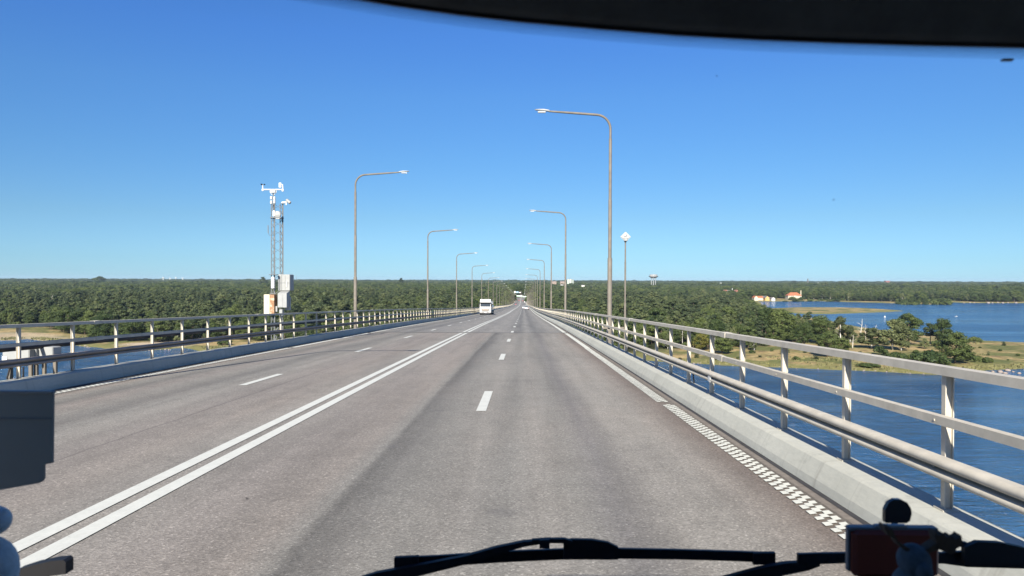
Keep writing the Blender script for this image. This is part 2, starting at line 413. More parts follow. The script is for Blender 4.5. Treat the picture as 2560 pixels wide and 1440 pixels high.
br = empty('bridge', (0, 0, 0), label='long concrete road bridge sloping down towards the far shore', cat='bridge')
MB().sweep([(3.80, -.01), (3.80, -.9), (.9, -1.3), (.2, -4.2), (2 * XM - .2, -4.2), (2 * XM - .9, -1.3), (2 * XM - 3.80, -.9), (2 * XM - 3.80, -.01)], DS, zd).build('girder', M['concrete'], br)
edge = [(3.285, -.005), (3.31, .10), (3.405, .285), (3.43, .305), (3.80, .315), (3.82, .29), (3.82, -.75), (3.805, -.75), (3.805, -.005)]
e1 = MB().sweep(edge, DS, zd).build('edge_beam', M['concrete'], br)
edge_l = [(2 * XM - 3.25, -.005), (2 * XM - 3.26, .10), (2 * XM - 3.31, .30), (2 * XM - 3.34, .325)] + mir(edge[4:])
e2 = MB().sweep(edge_l, DS, zd).build('edge_beam', M['concrete'], br)
tag(e2, 'shaded left edge beam'); tag(e1, 'sunlit right edge beam')
pd = 60.0
while pd < 900:
    zt = zd(pd) - 4.1
    mb = MB(); mb.bbox(XM - 3.2, XM - 1.4, pd - .8, pd + .8, -4, zt, .15); mb.bbox(XM + 1.4, XM + 3.2, pd - .8, pd + .8, -4, zt, .15); mb.box(XM - 4.2, XM + 4.2, pd - 2, pd + 2, -4, 1.0)
    mb.build('pier', M['concrete'], br); pd += 60
rd = MB().sweep([(x, 0) for x in (2 * XM - 3.25, -8, -6, -4, -2, 0, 2, 3.285)], DS, zd, closed=False).build('road', M['asphalt'])
tag(rd, kind='structure')
# gutter strips and seals
def strip(name, x0, x1, z, mat, ds):
    o = MB().sweep([(x0, z), (x1, z)], ds, zd, closed=False).build(name, mat); return tag(o, kind='structure')
strip('road_gutter', 3.12, 3.284, .004, M['gutter_dirt'], DS)
strip('road_seal', 3.215, 3.284, .008, M['mastic_and_shade'], DS)
strip('road_gutter', 2 * XM - 3.249, 2 * XM - 2.72, .004, M['mastic_and_shade'], DS)  # left strip: dark mastic whose black also stands for the barrier's shade
strip('road_joint', 2 * XM - 3.2, 3.2, .012, M['joint'], [51.7, 51.95])

# ------------------------------------------------------------------ road markings
def frange(a, b, s):
    out = []
    while a < b: out.append(a); a += s
    out.append(b); return out
def marking(name, segs, x0, x1, step=2.0, z=.009):
    mb = MB()
    for a, b in segs:
        mb.sweep([(x0, z), (x1, z)], frange(a, b, step if b - a > step else b - a), zd, closed=False)
    return tag(mb.build(name, M['line']), kind='structure')
farseg = lambda a, b: [(a, b)]
for x0, x1 in ((-4.37, -4.18), (-4.03, -3.84)):
    marking('centre_line_road_marking', [(-40, 51.2), (52.4, 300), (300, 1400)], x0, x1, 4)
marking('lane_dash_road_marking', [(14.1 + 12.7 * i, 17.25 + 12.7 * i) for i in range(-2, 34)], -.90, -.71)
marking('lane_dash_road_marking', [(18.2 + 12.5 * i, 21.1 + 12.5 * i) for i in range(-3, 34)], -7.06, -6.87)
def rumble(name, X, a, b, solid_from, end):
    mb = MB(); d = a; k = 0
    while d < b:
        for c in range(3):
            xa = X + c * .078; off = .075 * (c % 2)
            y0, y1 = d + off, d + off + .105 + R.uniform(-.014, .014)
            sk = .03
            z = zd(d) + .012
            mb.add([(xa + .002 + R.uniform(-.006, .006), y0, z), (xa + .082 + R.uniform(-.006, .006), y0 + sk, z), (xa + .082, y1 + sk, z), (xa + .002, y1, z)], [(0, 1, 2, 3)])
        d += .19; k += 1
    mb.sweep([(X, .008), (X + .236, .008)], frange(solid_from, end, 4), zd, closed=False)
    return tag(mb.build(name, M['line']), kind='structure')
rumble('edge_line_road_marking', 2.83, -2, 15.0, 34, 51.3)
rumble('edge_line_road_marking', 2.80, 15.5, 34, 52.4, 1400)
rumble('edge_line_road_marking', -10.62, 12, 33, 33.5, 50)
marking('edge_line_road_marking', [(50.8, 1400)], -10.62, -10.38, 4)

# ------------------------------------------------------------------ railings
def beam_profile():
    pts = []
    for c, r in ((.640, .034), (.745, .043)):
        for k in range(7):
            w = -math.pi / 2 + math.pi * k / 6
            pts.append((3.545 - r * math.cos(w) * 1.35, c + r * math.sin(w)))
        if c < .7: pts += [(3.585, .678), (3.585, .698)]
    return pts + [(3.61, .785), (3.61, .61)]
def railing(name, side, label, first):
    fx = (lambda p: p) if side > 0 else mir
    root = empty(name, (0, 0, 0), label=label, cat='railing')
    ds = [d for d in DS if d <= 1050]
    MB().sweep(fx([(3.605, 1.475), (3.61, 1.55), (3.73, 1.55), (3.735, 1.475)]), ds, zd).build('top_rail', M['rail'], root)
    MB().sweep(fx([(3.555, 1.055), (3.555, 1.13), (3.618, 1.135), (3.618, 1.05)]), ds, zd).build('middle_rail', M['rail'], root)
    MB().sweep(fx(beam_profile()), ds, zd).build('guard_beam', M['rail'] if side > 0 else M['rail_brown'], root, smooth=True)  # left beam has a darker, browner colour than the right
    for k in range(12):
        d = first + 31 + 12 * k; z = zd(d)
        for xa, xb, za, zb in ((3.598, 3.742, 1.468, 1.557), (3.549, 3.623, 1.044, 1.141)):
            x0, x1 = sorted([fx([(xa, 0)])[0][0], fx([(xb, 0)])[0][0]]); MB().box(x0, x1, d - .16, d + .16, z + za, z + zb).build('splice_sleeve', M['rail'], root)
    if side < 0:
        MB().sweep([(-11.60 + .05 * math.cos(t * math.pi / 4), .98 + .05 * math.sin(t * math.pi / 4)) for t in range(8)], ds, zd).build('cable_conduit', M['black'], root, smooth=True)
    def post_mb(mb, x, d, z):
        s = 1 if side > 0 else -1
        def bx(a, b, y0, y1, z0, z1): mb.box(min(a, b), max(a, b), y0, y1, z0, z1)
        bx(x - s * .038, x - s * .029, d - .030, d + .030, z + .31, z + 1.474)
        bx(x + s * .029, x + s * .038, d - .030, d + .030, z + .31, z + 1.474)
        bx(x - s * .029, x + s * .029, d - .006, d + .006, z + .31, z + 1.474)
        bx(x - s * .075, x + s * .075, d - .075, d + .075, z + .305, z + .325)
        for zz in (.69, .70, 1.09): bx(x - s * .122, x - s * .045, d - .010 + (.0 if zz != .70 else .12), d + .005 + (.0 if zz != .70 else .12), z + zz - .008, z + zz + .008)
    X = 3.67 if side > 0 else 2 * XM - 3.67
    mb = MB(); post_mb(mb, 0, 0, 0); me = mb.mesh('post', M['rail'])
    rest = MB(); d = first; n = 0
    while d < 1050:
        if d > (3 if side > 0 else 11) and n < 98:
            o = bpy.data.objects.new('post', me); link(o, root); o.location = (X, d, zd(d)); n += 1
        else: post_mb(rest, X, d, zd(d))
        d += 2.0
    tag(rest.build('post', M['rail'], root), kind='stuff')
    return root
railing('bridge_railing', 1, 'sunlit steel railing with guard beam along the right edge of the road', 6.44 - 36)
railing('bridge_railing', -1, 'shaded steel railing with guard beam along the left edge of the road', 16.5 - 40)

# ------------------------------------------------------------------ lamp posts
def make_lamp(loc, rz, label, group):
    root = empty('lamp_post', loc, rz, label, 'lamp post', group)
    mb = MB(); z = -.35
    for z1, r in ((4.35, .115), (7.25, .088), (10.3, .076)):
        mb.lathe([(r, z), (r, z1 - .04), (r * .85, z1)], (0, 0, 0), 12); z = z1 - .04
    mb.build('pole', M['galv'], root, smooth=True)
    pts = [(0, 0, 10.2), (0, 0, 10.75)]
    for k in range(1, 8):
        w = rad(85) * k / 7; pts.append((-.72 * (1 - math.cos(w)), 0, 10.75 + .72 * math.sin(w)))
    x, _, zz = pts[-1]; pts += [(x - 1.2, 0, zz + .088), (x - 2.42, 0, zz + .176)]
    MB().tube(pts, [.06] * (len(pts) - 1) + [.045], 10).build('arm', M['galv'], root, smooth=True)
    x, zz = pts[-1][0], pts[-1][2]
    hd = MB(); vs, fs = [], []
    prof = [(0, .055, .035, .04), (-.05, .085, .055, .045), (-.28, .12, .075, .055), (-.5, .125, .05, .05), (-.66, .09, .025, .04), (-.74, .03, .01, .015)]
    for (dx, hw, up, dn) in prof:
        vs += [(x + .04 + dx, hw * math.cos(w), zz + .02 - dx * .085 + (up if math.sin(w) >= 0 else dn) * math.sin(w)) for w in [2 * math.pi * k / 12 for k in range(12)]]
    for i in range(len(prof) - 1):
        for k in range(12): fs.append((i * 12 + k, i * 12 + (k + 1) % 12, i * 12 + 12 + (k + 1) % 12, i * 12 + 12 + k))
    fs += [tuple(range(12)), tuple(range(len(vs) - 12, len(vs)))]
    hd.add(vs, fs); h = hd.build('lamp_head', M['lamp_shell'], root, smooth=True)
    MB().bbox(x - .55, x - .15, -.10, .10, zz - .075, zz - .03, .015).build('lens', M['lamp_lens'], h)
    MB().bbox(-.52, .14, -.16, .16, -.42, -.16, .02).build('bracket', M['galv'], root)
    return root
ORD = 'nearest second third fourth fifth sixth seventh eighth ninth tenth eleventh twelfth thirteenth fourteenth fifteenth sixteenth seventeenth eighteenth nineteenth twentieth'.split() + ['twenty-%s' % k for k in 'first second third fourth fifth sixth'.split()]
lamp0 = None
for side, d0, X in ((1, 37.0, 4.3), (-1, 51.6, -11.78)):
    for i in range(-1, 24):
        d = d0 + 39.1 * i
        if i < 0: lab = 'grey lamp post standing just out of view beside the %s railing' % ('right' if side > 0 else 'left')
        else: lab = '%s grey lamp post along the %s railing, arm over the road' % (ORD[i], 'right' if side > 0 else 'left')
        grp = 'lamp posts along the bridge'
        if lamp0 is None: lamp0 = o = make_lamp((X, d, zd(d)), 0, lab, grp)
        else: o = copy_tree(lamp0)
        o.location = (X, d, zd(d) - (0 if side > 0 else .45)); o.rotation_euler = (0, 0, 0 if side > 0 else math.pi); o['label'] = lab

# ------------------------------------------------------------------ weather mast, cabinets, sign at the railings
def lattice(mb, cx, cy, z0, z1, w, pitch, r=.021, rb=.010):
    cs = [(cx - w / 2, cy - w * .29), (cx + w / 2, cy - w * .29), (cx, cy + w * .58)]
    for c in cs: mb.tube([(c[0], c[1], z0), (c[0], c[1], z1)], r, 6)
    z = z0; k = 0
    while z < z1 - pitch * .5:
        for i in range(3):
            a, b = cs[i], cs[(i + 1) % 3]
            if (k + i) % 2: a, b = b, a
            mb.tube([(a[0], a[1], z), (b[0], b[1], min(z + pitch, z1))], rb, 4)
        z += pitch; k += 1
my = 36.4; mp = WD(690, 850, my); mz = zd(my)
PXM = FPX / my
def mx(px): return WD(px, 700, my).x - mp.x                       # offset along x inside the mast
def mzz(py): return WD(690, py, my).z - mz                        # height above the deck
mast = empty('weather_mast', (mp.x, my, mz), 0, 'pair of grey lattice weather masts carrying boxes and instruments beside the left railing', 'weather mast')
mb = MB(); lattice(mb, mx(683.5), 0, -.6, mzz(503), .17, .33); mb.tube([(mx(683.5), 0, mzz(540)), (mx(683.5), 0, mzz(480))], .035, 8)
t1 = mb.build('lattice_tower', M['mast'], mast)
mb = MB(); lattice(mb, mx(700.5), .25, -.6, mzz(508), .15, .33); t2 = mb.build('lattice_tower', M['mast'], mast)
mb = MB()
for py in range(520, 860, 22):
    mb.tube([(mx(687), .05, mzz(py)), (mx(698), .2, mzz(py - 9))], .006, 4); mb.tube([(mx(687), .05, mzz(py - 9)), (mx(698), .2, mzz(py))], .006, 4)
mb.build('cross_brace', M['mast'], mast)
zc = mzz(474)
ca = MB().tube([(mx(656), 0, zc), (mx(708), 0, zc)], .032, 8).bbox(mx(677), mx(689), -.09, .09, zc - .17, zc + .02, .02).build('crossarm', M['white_metal'], mast, smooth=True)
MB().tube([(mx(676), 0, zc - .02), (mx(675), 0, zc - .12), (mx(680), 0, zc - .25)], .015, 6).tube([(mx(690), 0, zc - .02), (mx(691), 0, zc - .12), (mx(686), 0, zc - .25)], .015, 6).build('hose', M['white_metal'], ca)
an = MB().lathe([(.05, zc - .07), (.055, zc), (.03, zc + .06), (.022, zc + .24)], (mx(657), 0, 0), 10).build('anemometer', M['white_metal'], mast, smooth=True)
mb = MB()
for w in (0, 2.1, 4.2):
    q = (mx(657) + .09 * math.cos(w), .09 * math.sin(w), zc + .25); mb.tube([(mx(657), 0, zc + .25), q], .008, 5); mb.ball(q, .036, 8, 6)
mb.build('cup_wheel', M['black_plastic'], an)
wv = MB().lathe([(.05, zc - .09), (.055, zc), (.03, zc + .05), (.014, zc + .27)], (mx(707), 0, 0), 10).build('wind_vane', M['white_metal'], mast, smooth=True)
MB().tube([(mx(707), 0, zc + .24), (mx(699), 0, zc + .30)], .01, 5).bbox(mx(697), mx(703.5), -.02, .02, zc + .10, zc + .34, .012).build('tail_fin', M['white_metal'], wv)
mb = MB()
for px, py in ((679, 495), (687, 496), (679, 506), (687, 505)): mb.bbox(mx(px) - .045, mx(px) + .045, -.10, .02, mzz(py) - .085, mzz(py) + .085, .02)
mb.build('sensor_box', M['white_metal'], mast)
mb = MB().tube([(mx(701), .25, mzz(506)), (mx(704), .1, mzz(506)), (mx(714), .1, mzz(505.5))], .05, 8).tube([(mx(714), .1, mzz(512)), (mx(714), .1, mzz(500))], .03, 8)
cb = mb.build('camera_bracket', M['white_metal'], mast, smooth=True)
MB().lathe([(.055, 0), (.075, .03), (.075, .30), (.05, .33)], (0, 0, 0), 12, axis='x').build('traffic_camera', M['grey_box'], cb, smooth=True, loc=(mx(715), .1, mzz(499))).rotation_euler = (0, rad(32), rad(-35))
dr = MB().bbox(mx(684), mx(690), -.16, -.04, mzz(542), mzz(527), .02).bbox(mx(690), mx(701), -.10, .06, mzz(548), mzz(541), .02).build('radio_unit', M['white_metal'], mast)
MB().lathe([(.02, -.10), (.17, -.05), (.19, 0), (.17, .01)], (mx(694), -.05, mzz(537)), 16, axis='y').build('dish_antenna', M['white_dirty'], mast, smooth=True)
MB().bbox(mx(677), mx(705), -.13, .3, mzz(545.5), mzz(543), .01).build('platform', M['dark_steel'], mast)
MB().tube([(mx(670), 0, mzz(563)), (mx(670.6), 0, mzz(583))], .022, 6).tube([(mx(670.6), 0, mzz(582)), (mx(673), 0, mzz(588)), (mx(682), 0, mzz(589))], .01, 5).build('whip_antenna', M['dark_steel'], mast)
mb = MB(); cx = mx(686)
prof = [(.05, mzz(722))]
for k in range(6):
    z = mzz(720) + k * .085; prof += [(.085, z), (.10, z + .018), (.085, z + .04)]
prof += [(.085, mzz(694)), (.07, mzz(692))]
mb.lathe(prof, (cx, -.22, 0), 14); mb.build('radiation_shield', M['white_metal'], mast, smooth=True)
MB().bbox(cx - .2, cx + .2, -.26, .02, mzz(687.5), mzz(686), .01).build('shield_arm', M['mast'], mast)
MB().bbox(mx(693), mx(723), .1, .75, mzz(727), mzz(686), .025).bbox(mx(711), mx(711.6), .08, .1, mzz(725), mzz(688), .002).build('equipment_cabinet', M['white_dirty'], mast)
MB().bbox(mx(702), mx(703), .085, .1, mzz(726), mzz(687), .003).bbox(mx(694), mx(722), .085, .1, mzz(707.5), mzz(706.7), .003).bbox(mx(695), mx(699), .07, .1, mzz(724), mzz(690), .01).build('cabinet_seam', M['dark_steel'], mast)
MB().bbox(mx(714), mx(716), .06, .1, mzz(717), mzz(703), .005).build('cabinet_handle', M['white_metal'], mast)
rb = MB().bbox(mx(665.5), mx(680), -.35, .1, mzz(785), mzz(736), .015).build('cream_cabinet', M['cream'], mast)
MB().bbox(mx(680) + .003, mx(691), -.33, .12, mzz(784), mzz(736.5), .012).build('rusty_flank', M['rust'], rb)
MB().bbox(mx(674), mx(676), -.362, -.35, mzz(760), mzz(749), .003).build('label_plate', M['grey_box'], rb)
mb = MB(); x0, x1, x2 = mx(699), mx(712.5), mx(721)
mb.prism([(-.28, mzz(768)), (.22, mzz(768)), (.22, mzz(727)), (-.28, mzz(733))], x0, x2, 'x')
gb = mb.build('sloping_top_cabinet', M['grey_box'], mast)
MB().bbox(mx(700), mx(711.5), -.295, -.281, mzz(767), mzz(736), .006).build('door', M['grey_box'], gb)
MB().bbox(mx(701), mx(709), -.2, .1, mzz(790), mzz(773), .02).bbox(mx(692), mx(696.5), -.2, -.05, mzz(779), mzz(765), .01).bbox(mx(710), mx(723), .1, .3, mzz(776), mzz(742), .02).build('meter_box', M['grey_box'], mast)
MB().tube([(mx(683), -.1, mzz(862)), (mx(694), -.1, mzz(842)), (mx(684), -.1, mzz(834)), (mx(698), -.1, mzz(818))], .03, 6).tube([(mx(676), -.1, mzz(733)), (mx(690), -.1, mzz(735)), (mx(698), .05, mzz(726))], .02, 6).build('strut', M['mast'], mast)
MB().bbox(mx(675), mx(708), -.1, .75, -.75, -.6, .02).build('bracket', M['mast'], mast)

def cabinet(px0, px1, py0, py1, y, name, label, mat, legs, depth=.45):
    a, b = WD(px0, py0, y), WD(px1, py1, y); z = zd(y); c = empty(name, ((a.x + b.x) / 2, y, z), 0, label, 'cabinet' if legs else 'post box')
    w = (b.x - a.x) / 2
    MB().bbox(-w, w, 0, depth, b.z - z, a.z - z, .02).build('box', mat, c)
    for sx in ((-w * .75, w * .75) if legs else (0,)):
        MB().bbox(sx - .04, sx + .04, depth * .35, depth * .35 + .08, -.5, b.z - z + .005, .01).build('leg', M['galv'], c)
    MB().bbox(-w, w, depth * .2, depth * .8, -.62, -.5, .02).build('bracket', M['galv'], c)
    return c
c1 = cabinet(5, 73, 873, 900, 17.3, 'equipment_cabinet', 'wide grey equipment cabinet with white end panel behind the left railing', M['grey_box'], True, .4)
MB().bbox(-.325, -.20, -.012, -.002, .40 + .12, .40 + .36, .004).build('end_panel', M['white_metal'], c1)
MB().tube([(-.2, .1, .5), (-.24, .05, .25), (-.18, .05, .05), (-.1, .1, -.3)], .022, 6).tube([(.12, .1, .5), (.14, .05, .2), (.2, .05, .02), (.3, .1, -.05)], .022, 6).build('cable', M['black'], c1)
c2 = cabinet(95, 132, 868, 893, 17.6, 'equipment_cabinet', 'smaller concrete grey cabinet with a dark lock standing next to the slim post box', M['grey_box'], True, .35)
MB().bbox(-.02, .03, -.012, 0, .58, .66, .004).build('lock', M['black'], c2)
c3 = cabinet(77, 90, 871, 896, 17.5, 'post_box', 'slim pale post box between two grey cabinets behind the left railing', M['white_dirty'], False, .18)
MB().tube([(.1, 0, .5), (.12, -.02, .2), (.08, 0, .05), (.02, .02, -.3)], .018, 6).bbox(-.02, .12, -.08, .06, -.04, .10, .02).build('cable', M['black'], c3)

sy = 31.3; sp = WD(1563, 720, sy); sz = zd(sy)
sg = empty('diamond_sign', (sp.x, sy, sz), 0, 'white diamond-shaped panel on a thin grey pole outside the right railing', 'sign')
hz = lambda py: WD(1563, py, sy).z - sz
MB().tube([(0, 0, -.4), (0, 0, hz(757))], .046, 10).tube([(0, 0, hz(757)), (0, 0, hz(655))], .036, 10).tube([(0, 0, hz(655)), (0, 0, hz(603))], .03, 10).build('pole', M['galv'], sg, smooth=True)
cz = hz(592); r = .22
pn = MB().prism([(-r, cz), (-.02, cz - r + .02), (.02, cz - r + .02), (r, cz), (.02, cz + r - .02), (-.02, cz + r - .02)], -.03, .0, 'y').build('panel', M['lamp_shell'], sg)
MB().prism([(-r * .8, cz - .02), (-.02, cz - r * .78), (-.02, cz - r * .70), (-r * .72, cz - .01)], -.036, -.031, 'y').prism([(r * .8, cz - .02), (r * .72, cz - .01), (.02, cz - r * .70), (.02, cz - r * .78)], -.036, -.031, 'y').build('edge_mark', M['dark_steel'], pn)
MB().bbox(-.08, .08, -.13, -.031, cz - .19, cz - .03, .02).build('housing', M['white_dirty'], sg)
MB().prism([(-.07, cz), (.05, cz), (.06, cz + .10), (.03, cz + .10), (.01, cz + .03), (-.05, cz + .04)], -.036, -.031, 'y').build('sign_figure', M['dark_steel'], pn)
MB().lathe([(.03, hz(606)), (.06, hz(603)), (.06, hz(601.5))], (0, 0, 0), 10).build('collar', M['black_plastic'], sg)
MB().bbox(-.9, .1, .02, .09, .98, 1.07, .01).bbox(-.08, .08, -.3, .08, -.5, -.38, .01).build('bracket', M['galv'], sg)
# a reflector post and a loose cable clipped behind the right railing
MB().bbox(3.50, 3.535, 13.9, 14.08, zd(14) + .60, zd(14) + .76, .008).build('reflector_plate', M['white_metal'])
tag(bpy.data.objects['reflector_plate'], 'small white plate fixed to the lower tube of the right guard beam', 'plate')
y = 16.4; z = zd(y)
MB().tube([(3.74, y, z + .62), (3.78, y - .02, z + .3), (3.80, y - .05, z + .10), (3.85, y - .1, z + .05), (3.93, y - .2, z + .06), (4.0, y - .28, z + .16), (3.97, y - .3, z + .24), (3.9, y - .3, z + .27)], .016, 6).build('loose_cable', M['black'], smooth=True)
tag(bpy.data.objects['loose_cable'], 'black loose cable end curling out behind the right railing', 'cable')

# ------------------------------------------------------------------ vehicles
def wheel(parent, x, y, r, w, n=18):
    t = MB().lathe([(r * .6, -w / 2), (r * .92, -w / 2), (r, -w * .32), (r, w * .32), (r * .92, w / 2), (r * .6, w / 2)], (0, 0, 0), n, axis='x').build('wheel', M['tyre'], parent, smooth=True, loc=(x, y, r))
    MB().lathe([(r * .12, -w / 2 - .02), (r * .5, -w / 2 + .02), (r * .6, -w / 2 - .005), (r * .6, w / 2 + .005), (r * .5, w / 2 - .02), (r * .12, w / 2 + .02)], (0, 0, 0), n, axis='x').build('rim', M['chrome'], t, smooth=True)
    return t
def pitch_at(d): return math.atan((zd(d + 3) - zd(d - 3)) / 6)
ty = 160.0
tr = empty('lorry', (WD(1213.3, 782, ty).x, ty, zd(ty)), 0, 'white tanker lorry with flat-fronted cab driving towards the viewer in the left lanes', 'lorry')
tr.rotation_euler = (pitch_at(ty), 0, 0); tr.scale = (1, 1, .88)
def loft(mb, rings):
    n = len(rings[0]); vs = [p for r in rings for p in r]; fs = [tuple(range(n))[::-1], tuple(range((len(rings) - 1) * n, len(rings) * n))]
    for i in range(len(rings) - 1):
        for k in range(n):
            j = (k + 1) % n; fs.append((i * n + k, i * n + j, i * n + n + j, i * n + n + k))
    return mb.add(vs, fs)
def rect(x, y0, y1, z, c=.06): return [(-x + c, y0, z), (x - c, y0, z), (x, y0 + c, z), (x, y1, z), (-x, y1, z), (-x, y0 + c, z)]
mb = MB(); loft(mb, [rect(1.20, .05, 2.2, .55), rect(1.24, 0, 2.2, .8), rect(1.24, -.02, 2.2, 1.55), rect(1.22, .06, 2.2, 1.95), rect(1.18, .34, 2.2, 2.95), rect(1.2, .25, 2.2, 3.0), rect(1.2, .22, 2.2, 3.25), rect(1.14, .34, 2.2, 3.78), rect(1.05, .55, 2.15, 3.86)])
cabo = mb.build('cab', M['truck_white'], tr)
MB().add([(-1.10, .065, 1.98), (1.10, .065, 1.98), (1.06, .325, 2.90), (-1.06, .325, 2.90), (-1.10, .045, 1.98), (1.10, .045, 1.98), (1.06, .30, 2.90), (-1.06, .30, 2.90)], [(4, 5, 6, 7), (0, 3, 2, 1), (0, 1, 5, 4), (1, 2, 6, 5), (2, 3, 7, 6), (3, 0, 4, 7)]).build('windscreen', M['glass_dark'], tr)
MB().bbox(-1.16, 1.16, -.05, .28, 2.86, 2.99, .03).build('sun_visor', M['black_plastic'], tr)
MB().bbox(-.75, .75, -.045, 0, 1.31, 1.47, .015).bbox(-1.0, -.62, -.04, .01, 1.40, 1.58, .015).bbox(.62, 1.0, -.04, .01, 1.40, 1.58, .015).bbox(-.78, .78, -.045, 0, .92, 1.07, .015).bbox(-.72, .72, -.125, -.10, .60, .69, .01).bbox(-1.15, 1.15, -.06, .3, .28, .46, .03).build('grille', M['grille'], tr)
MB().bbox(-.68, .68, -.05, 0, 1.09, 1.29, .02).build('grille_panel', paint('warm grey trim', (.55, .47, .38), .5, .08), tr)
MB().bbox(-1.24, 1.24, -.12, .4, .45, .70, .06).build('bumper', M['truck_white'], tr)
for sx in (-1, 1):
    MB().bbox(min(sx * .78, sx * 1.18), max(sx * .78, sx * 1.18), -.06, .05, .76, .96, .03).build('headlight', M['lamp_lens'], tr)
    MB().bbox(min(sx * 1.26, sx * 1.50), max(sx * 1.26, sx * 1.50), .30, .48, 2.05, 2.75, .04).tube([(sx * 1.2, .42, 2.8), (sx * 1.4, .4, 2.8)], .025, 6).build('wing_mirror', M['black_plastic'], tr)
    MB().add([(sx * 1.243, .45, 2.0), (sx * 1.243, 1.3, 2.0), (sx * 1.205, 1.25, 2.75), (sx * 1.205, .55, 2.75)], [(0, 1, 2, 3)]).build('side_window', M['glass_dark'], tr)
MB().bbox(-.27, .27, -.145, -.12, .50, .61, .006).build('number_plate', M['plate'], tr)
for y, z, n in ((1.1, 0, 1), (4.4, 0, 1), (9.2, 0, 1), (10.5, 0, 1), (13.6, 0, 1), (14.9, 0, 1)):
    for sx in (-1, 1): wheel(tr, sx * 1.06, y, .5, .34)
MB().bbox(-.45, .45, .3, 15.6, .6, .95, .04).bbox(-1.2, -1.1, 5, 8.6, .35, .9, .03).bbox(1.1, 1.2, 5, 8.6, .35, .9, .03).build('chassis', M['dark_steel'], tr)
mb = MB(); rr = []
for y, s in ((2.7, .8), (2.85, 1), (8.0, 1), (8.15, .8)): rr.append([(1.2 * s * math.cos(t * math.pi / 10), y, 1.95 + .85 * s * math.sin(t * math.pi / 10)) for t in range(20)])
loft(mb, rr); mb.build('tank', M['chrome'], tr, smooth=True)
mb = MB(); rr = []
for y, s in ((9.0, .8), (9.15, 1), (15.4, 1), (15.55, .8)): rr.append([(1.2 * s * math.cos(t * math.pi / 10), y, 1.95 + .85 * s * math.sin(t * math.pi / 10)) for t in range(20)])
loft(mb, rr); mb.build('tank', M['chrome'], tr, smooth=True)
mb = MB()
for xx in (.45, 1.0):
    for a, b in ((3, 8), (9.2, 15.2)):
        mb.tube([(xx, a, 2.75), (xx, a + .05, 3.4), (xx, b - .05, 3.4), (xx, b, 2.75)], .03, 5)
        for k in range(1, 5): mb.tube([(xx, a + (b - a) * k / 5, 2.75), (xx, a + (b - a) * k / 5, 3.4)], .02, 4)
mb.build('catwalk_rail', M['chrome'], tr)
MB().bbox(-.3, .3, .18, .22, 3.3, 3.36, .01).bbox(.62, .8, .17, .21, 3.42, 3.56, .02).build('roof_badge', M['grey_box'], cabo)

def car(px, py, d, col, label, away=True, wagon=False, colname=''):
    x = WD(px, py, d).x
    c = empty('car', (x, d, zd(d)), 0 if away else math.pi, label, 'car'); c.rotation_euler = (pitch_at(d) * (1 if away else -1), 0, 0 if away else math.pi)
    m = paint('car paint ' + colname, col, .3, .04, 2, .1, .6)
    def rg(y, hw, z0, z1, c=.12): return [(-hw + c * .5, y, z0), (hw - c * .5, y, z0), (hw, y, z0 + c), (hw, y, z1 - c), (hw - c, y, z1), (-hw + c, y, z1), (-hw, y, z1 - c), (-hw, y, z0 + c)]
    mb = MB(); loft(mb, [rg(0, .78, .38, .80), rg(.10, .88, .28, .95), rg(1.0, .92, .25, 1.0), rg(2.6, .92, .25, .98), rg(3.6, .90, .25, .88), rg(4.25, .84, .28, .72), rg(4.4, .70, .35, .60)])
    mb.build('body', m, c, smooth=True)
    mb = MB(); y0, y1 = (.08, .35) if wagon else (.35, 1.0)
    loft(mb, [[(-.80, y0, .93), (.80, y0, .93), (.80, 3.25, .93), (-.80, 3.25, .93)], [(-.64, y1, 1.42), (.64, y1, 1.42), (.64, 2.45, 1.44), (-.64, 2.45, 1.44)]])
    mb.build('window_glass', M['glass_dark'], c)
    MB().bbox(-.66, .66, y1 - .04, 2.5, 1.41, 1.49, .03).build('roof', m, c)
    mb = MB()
    for sx in (-1, 1):
        for a, b in (((.80, y0), (.64, y1)), ((.80, 3.25), (.64, 2.45))): mb.tube([(sx * a[0], a[1], .93), (sx * b[0], b[1], 1.43)], .035, 5)
    mb.build('roof_pillar', m, c)
    for y in (.85, 3.5):
        for sx in (-1, 1): wheel(c, sx * .80, y, .32, .21, 14)
    for sx in (-1, 1):
        MB().bbox(sx * .70 - .12, sx * .70 + .12, -.01, .12, .66, .86, .03).build('tail_light', M['red_lens'], c)
        MB().bbox(sx * .62 - .16, sx * .62 + .16, 4.22, 4.42, .50, .66, .03).build('headlight', M['lamp_lens'], c)
        MB().bbox(sx * 1.0 - .08, sx * 1.0 + .08, 2.75, 2.9, .95, 1.08, .03).build('wing_mirror', m, c)
    MB().bbox(-.80, .80, -.03, .12, .26, .42, .04).build('bumper', M['black_plastic'], c)
    MB().bbox(-.26, .26, -.02, .01, .62, .73, .005).bbox(-.26, .26, 4.39, 4.41, .42, .53, .005).build('number_plate', M['plate'], c)
    return c
car(1316.5, 774, 290, (.42, .42, .42), 'white car driving away, nearest in the right lane', True, True, 'white')
car(1310.6, 770, 335, (.62, .64, .66), 'silver car just ahead and left of the nearest white car', True, True, 'silver')
car(1297.5, 748, 1040, (.45, .05, .05), 'red car far off in the oncoming lane near the gantry', False, False, 'red')
car(1306.8, 749, 1020, (.30, .04, .04), 'dark red car driving away near the gantry', True, False, 'dark red')
car(1311.5, 752, 960, (.80, .80, .80), 'small white car far ahead in the right lane, past the dip', True, False, 'bright white')
car(1289.5, 761.5, 800, (.40, .05, .06), 'red oncoming car at the foot of the slope by the left railing', False, True, 'crimson')

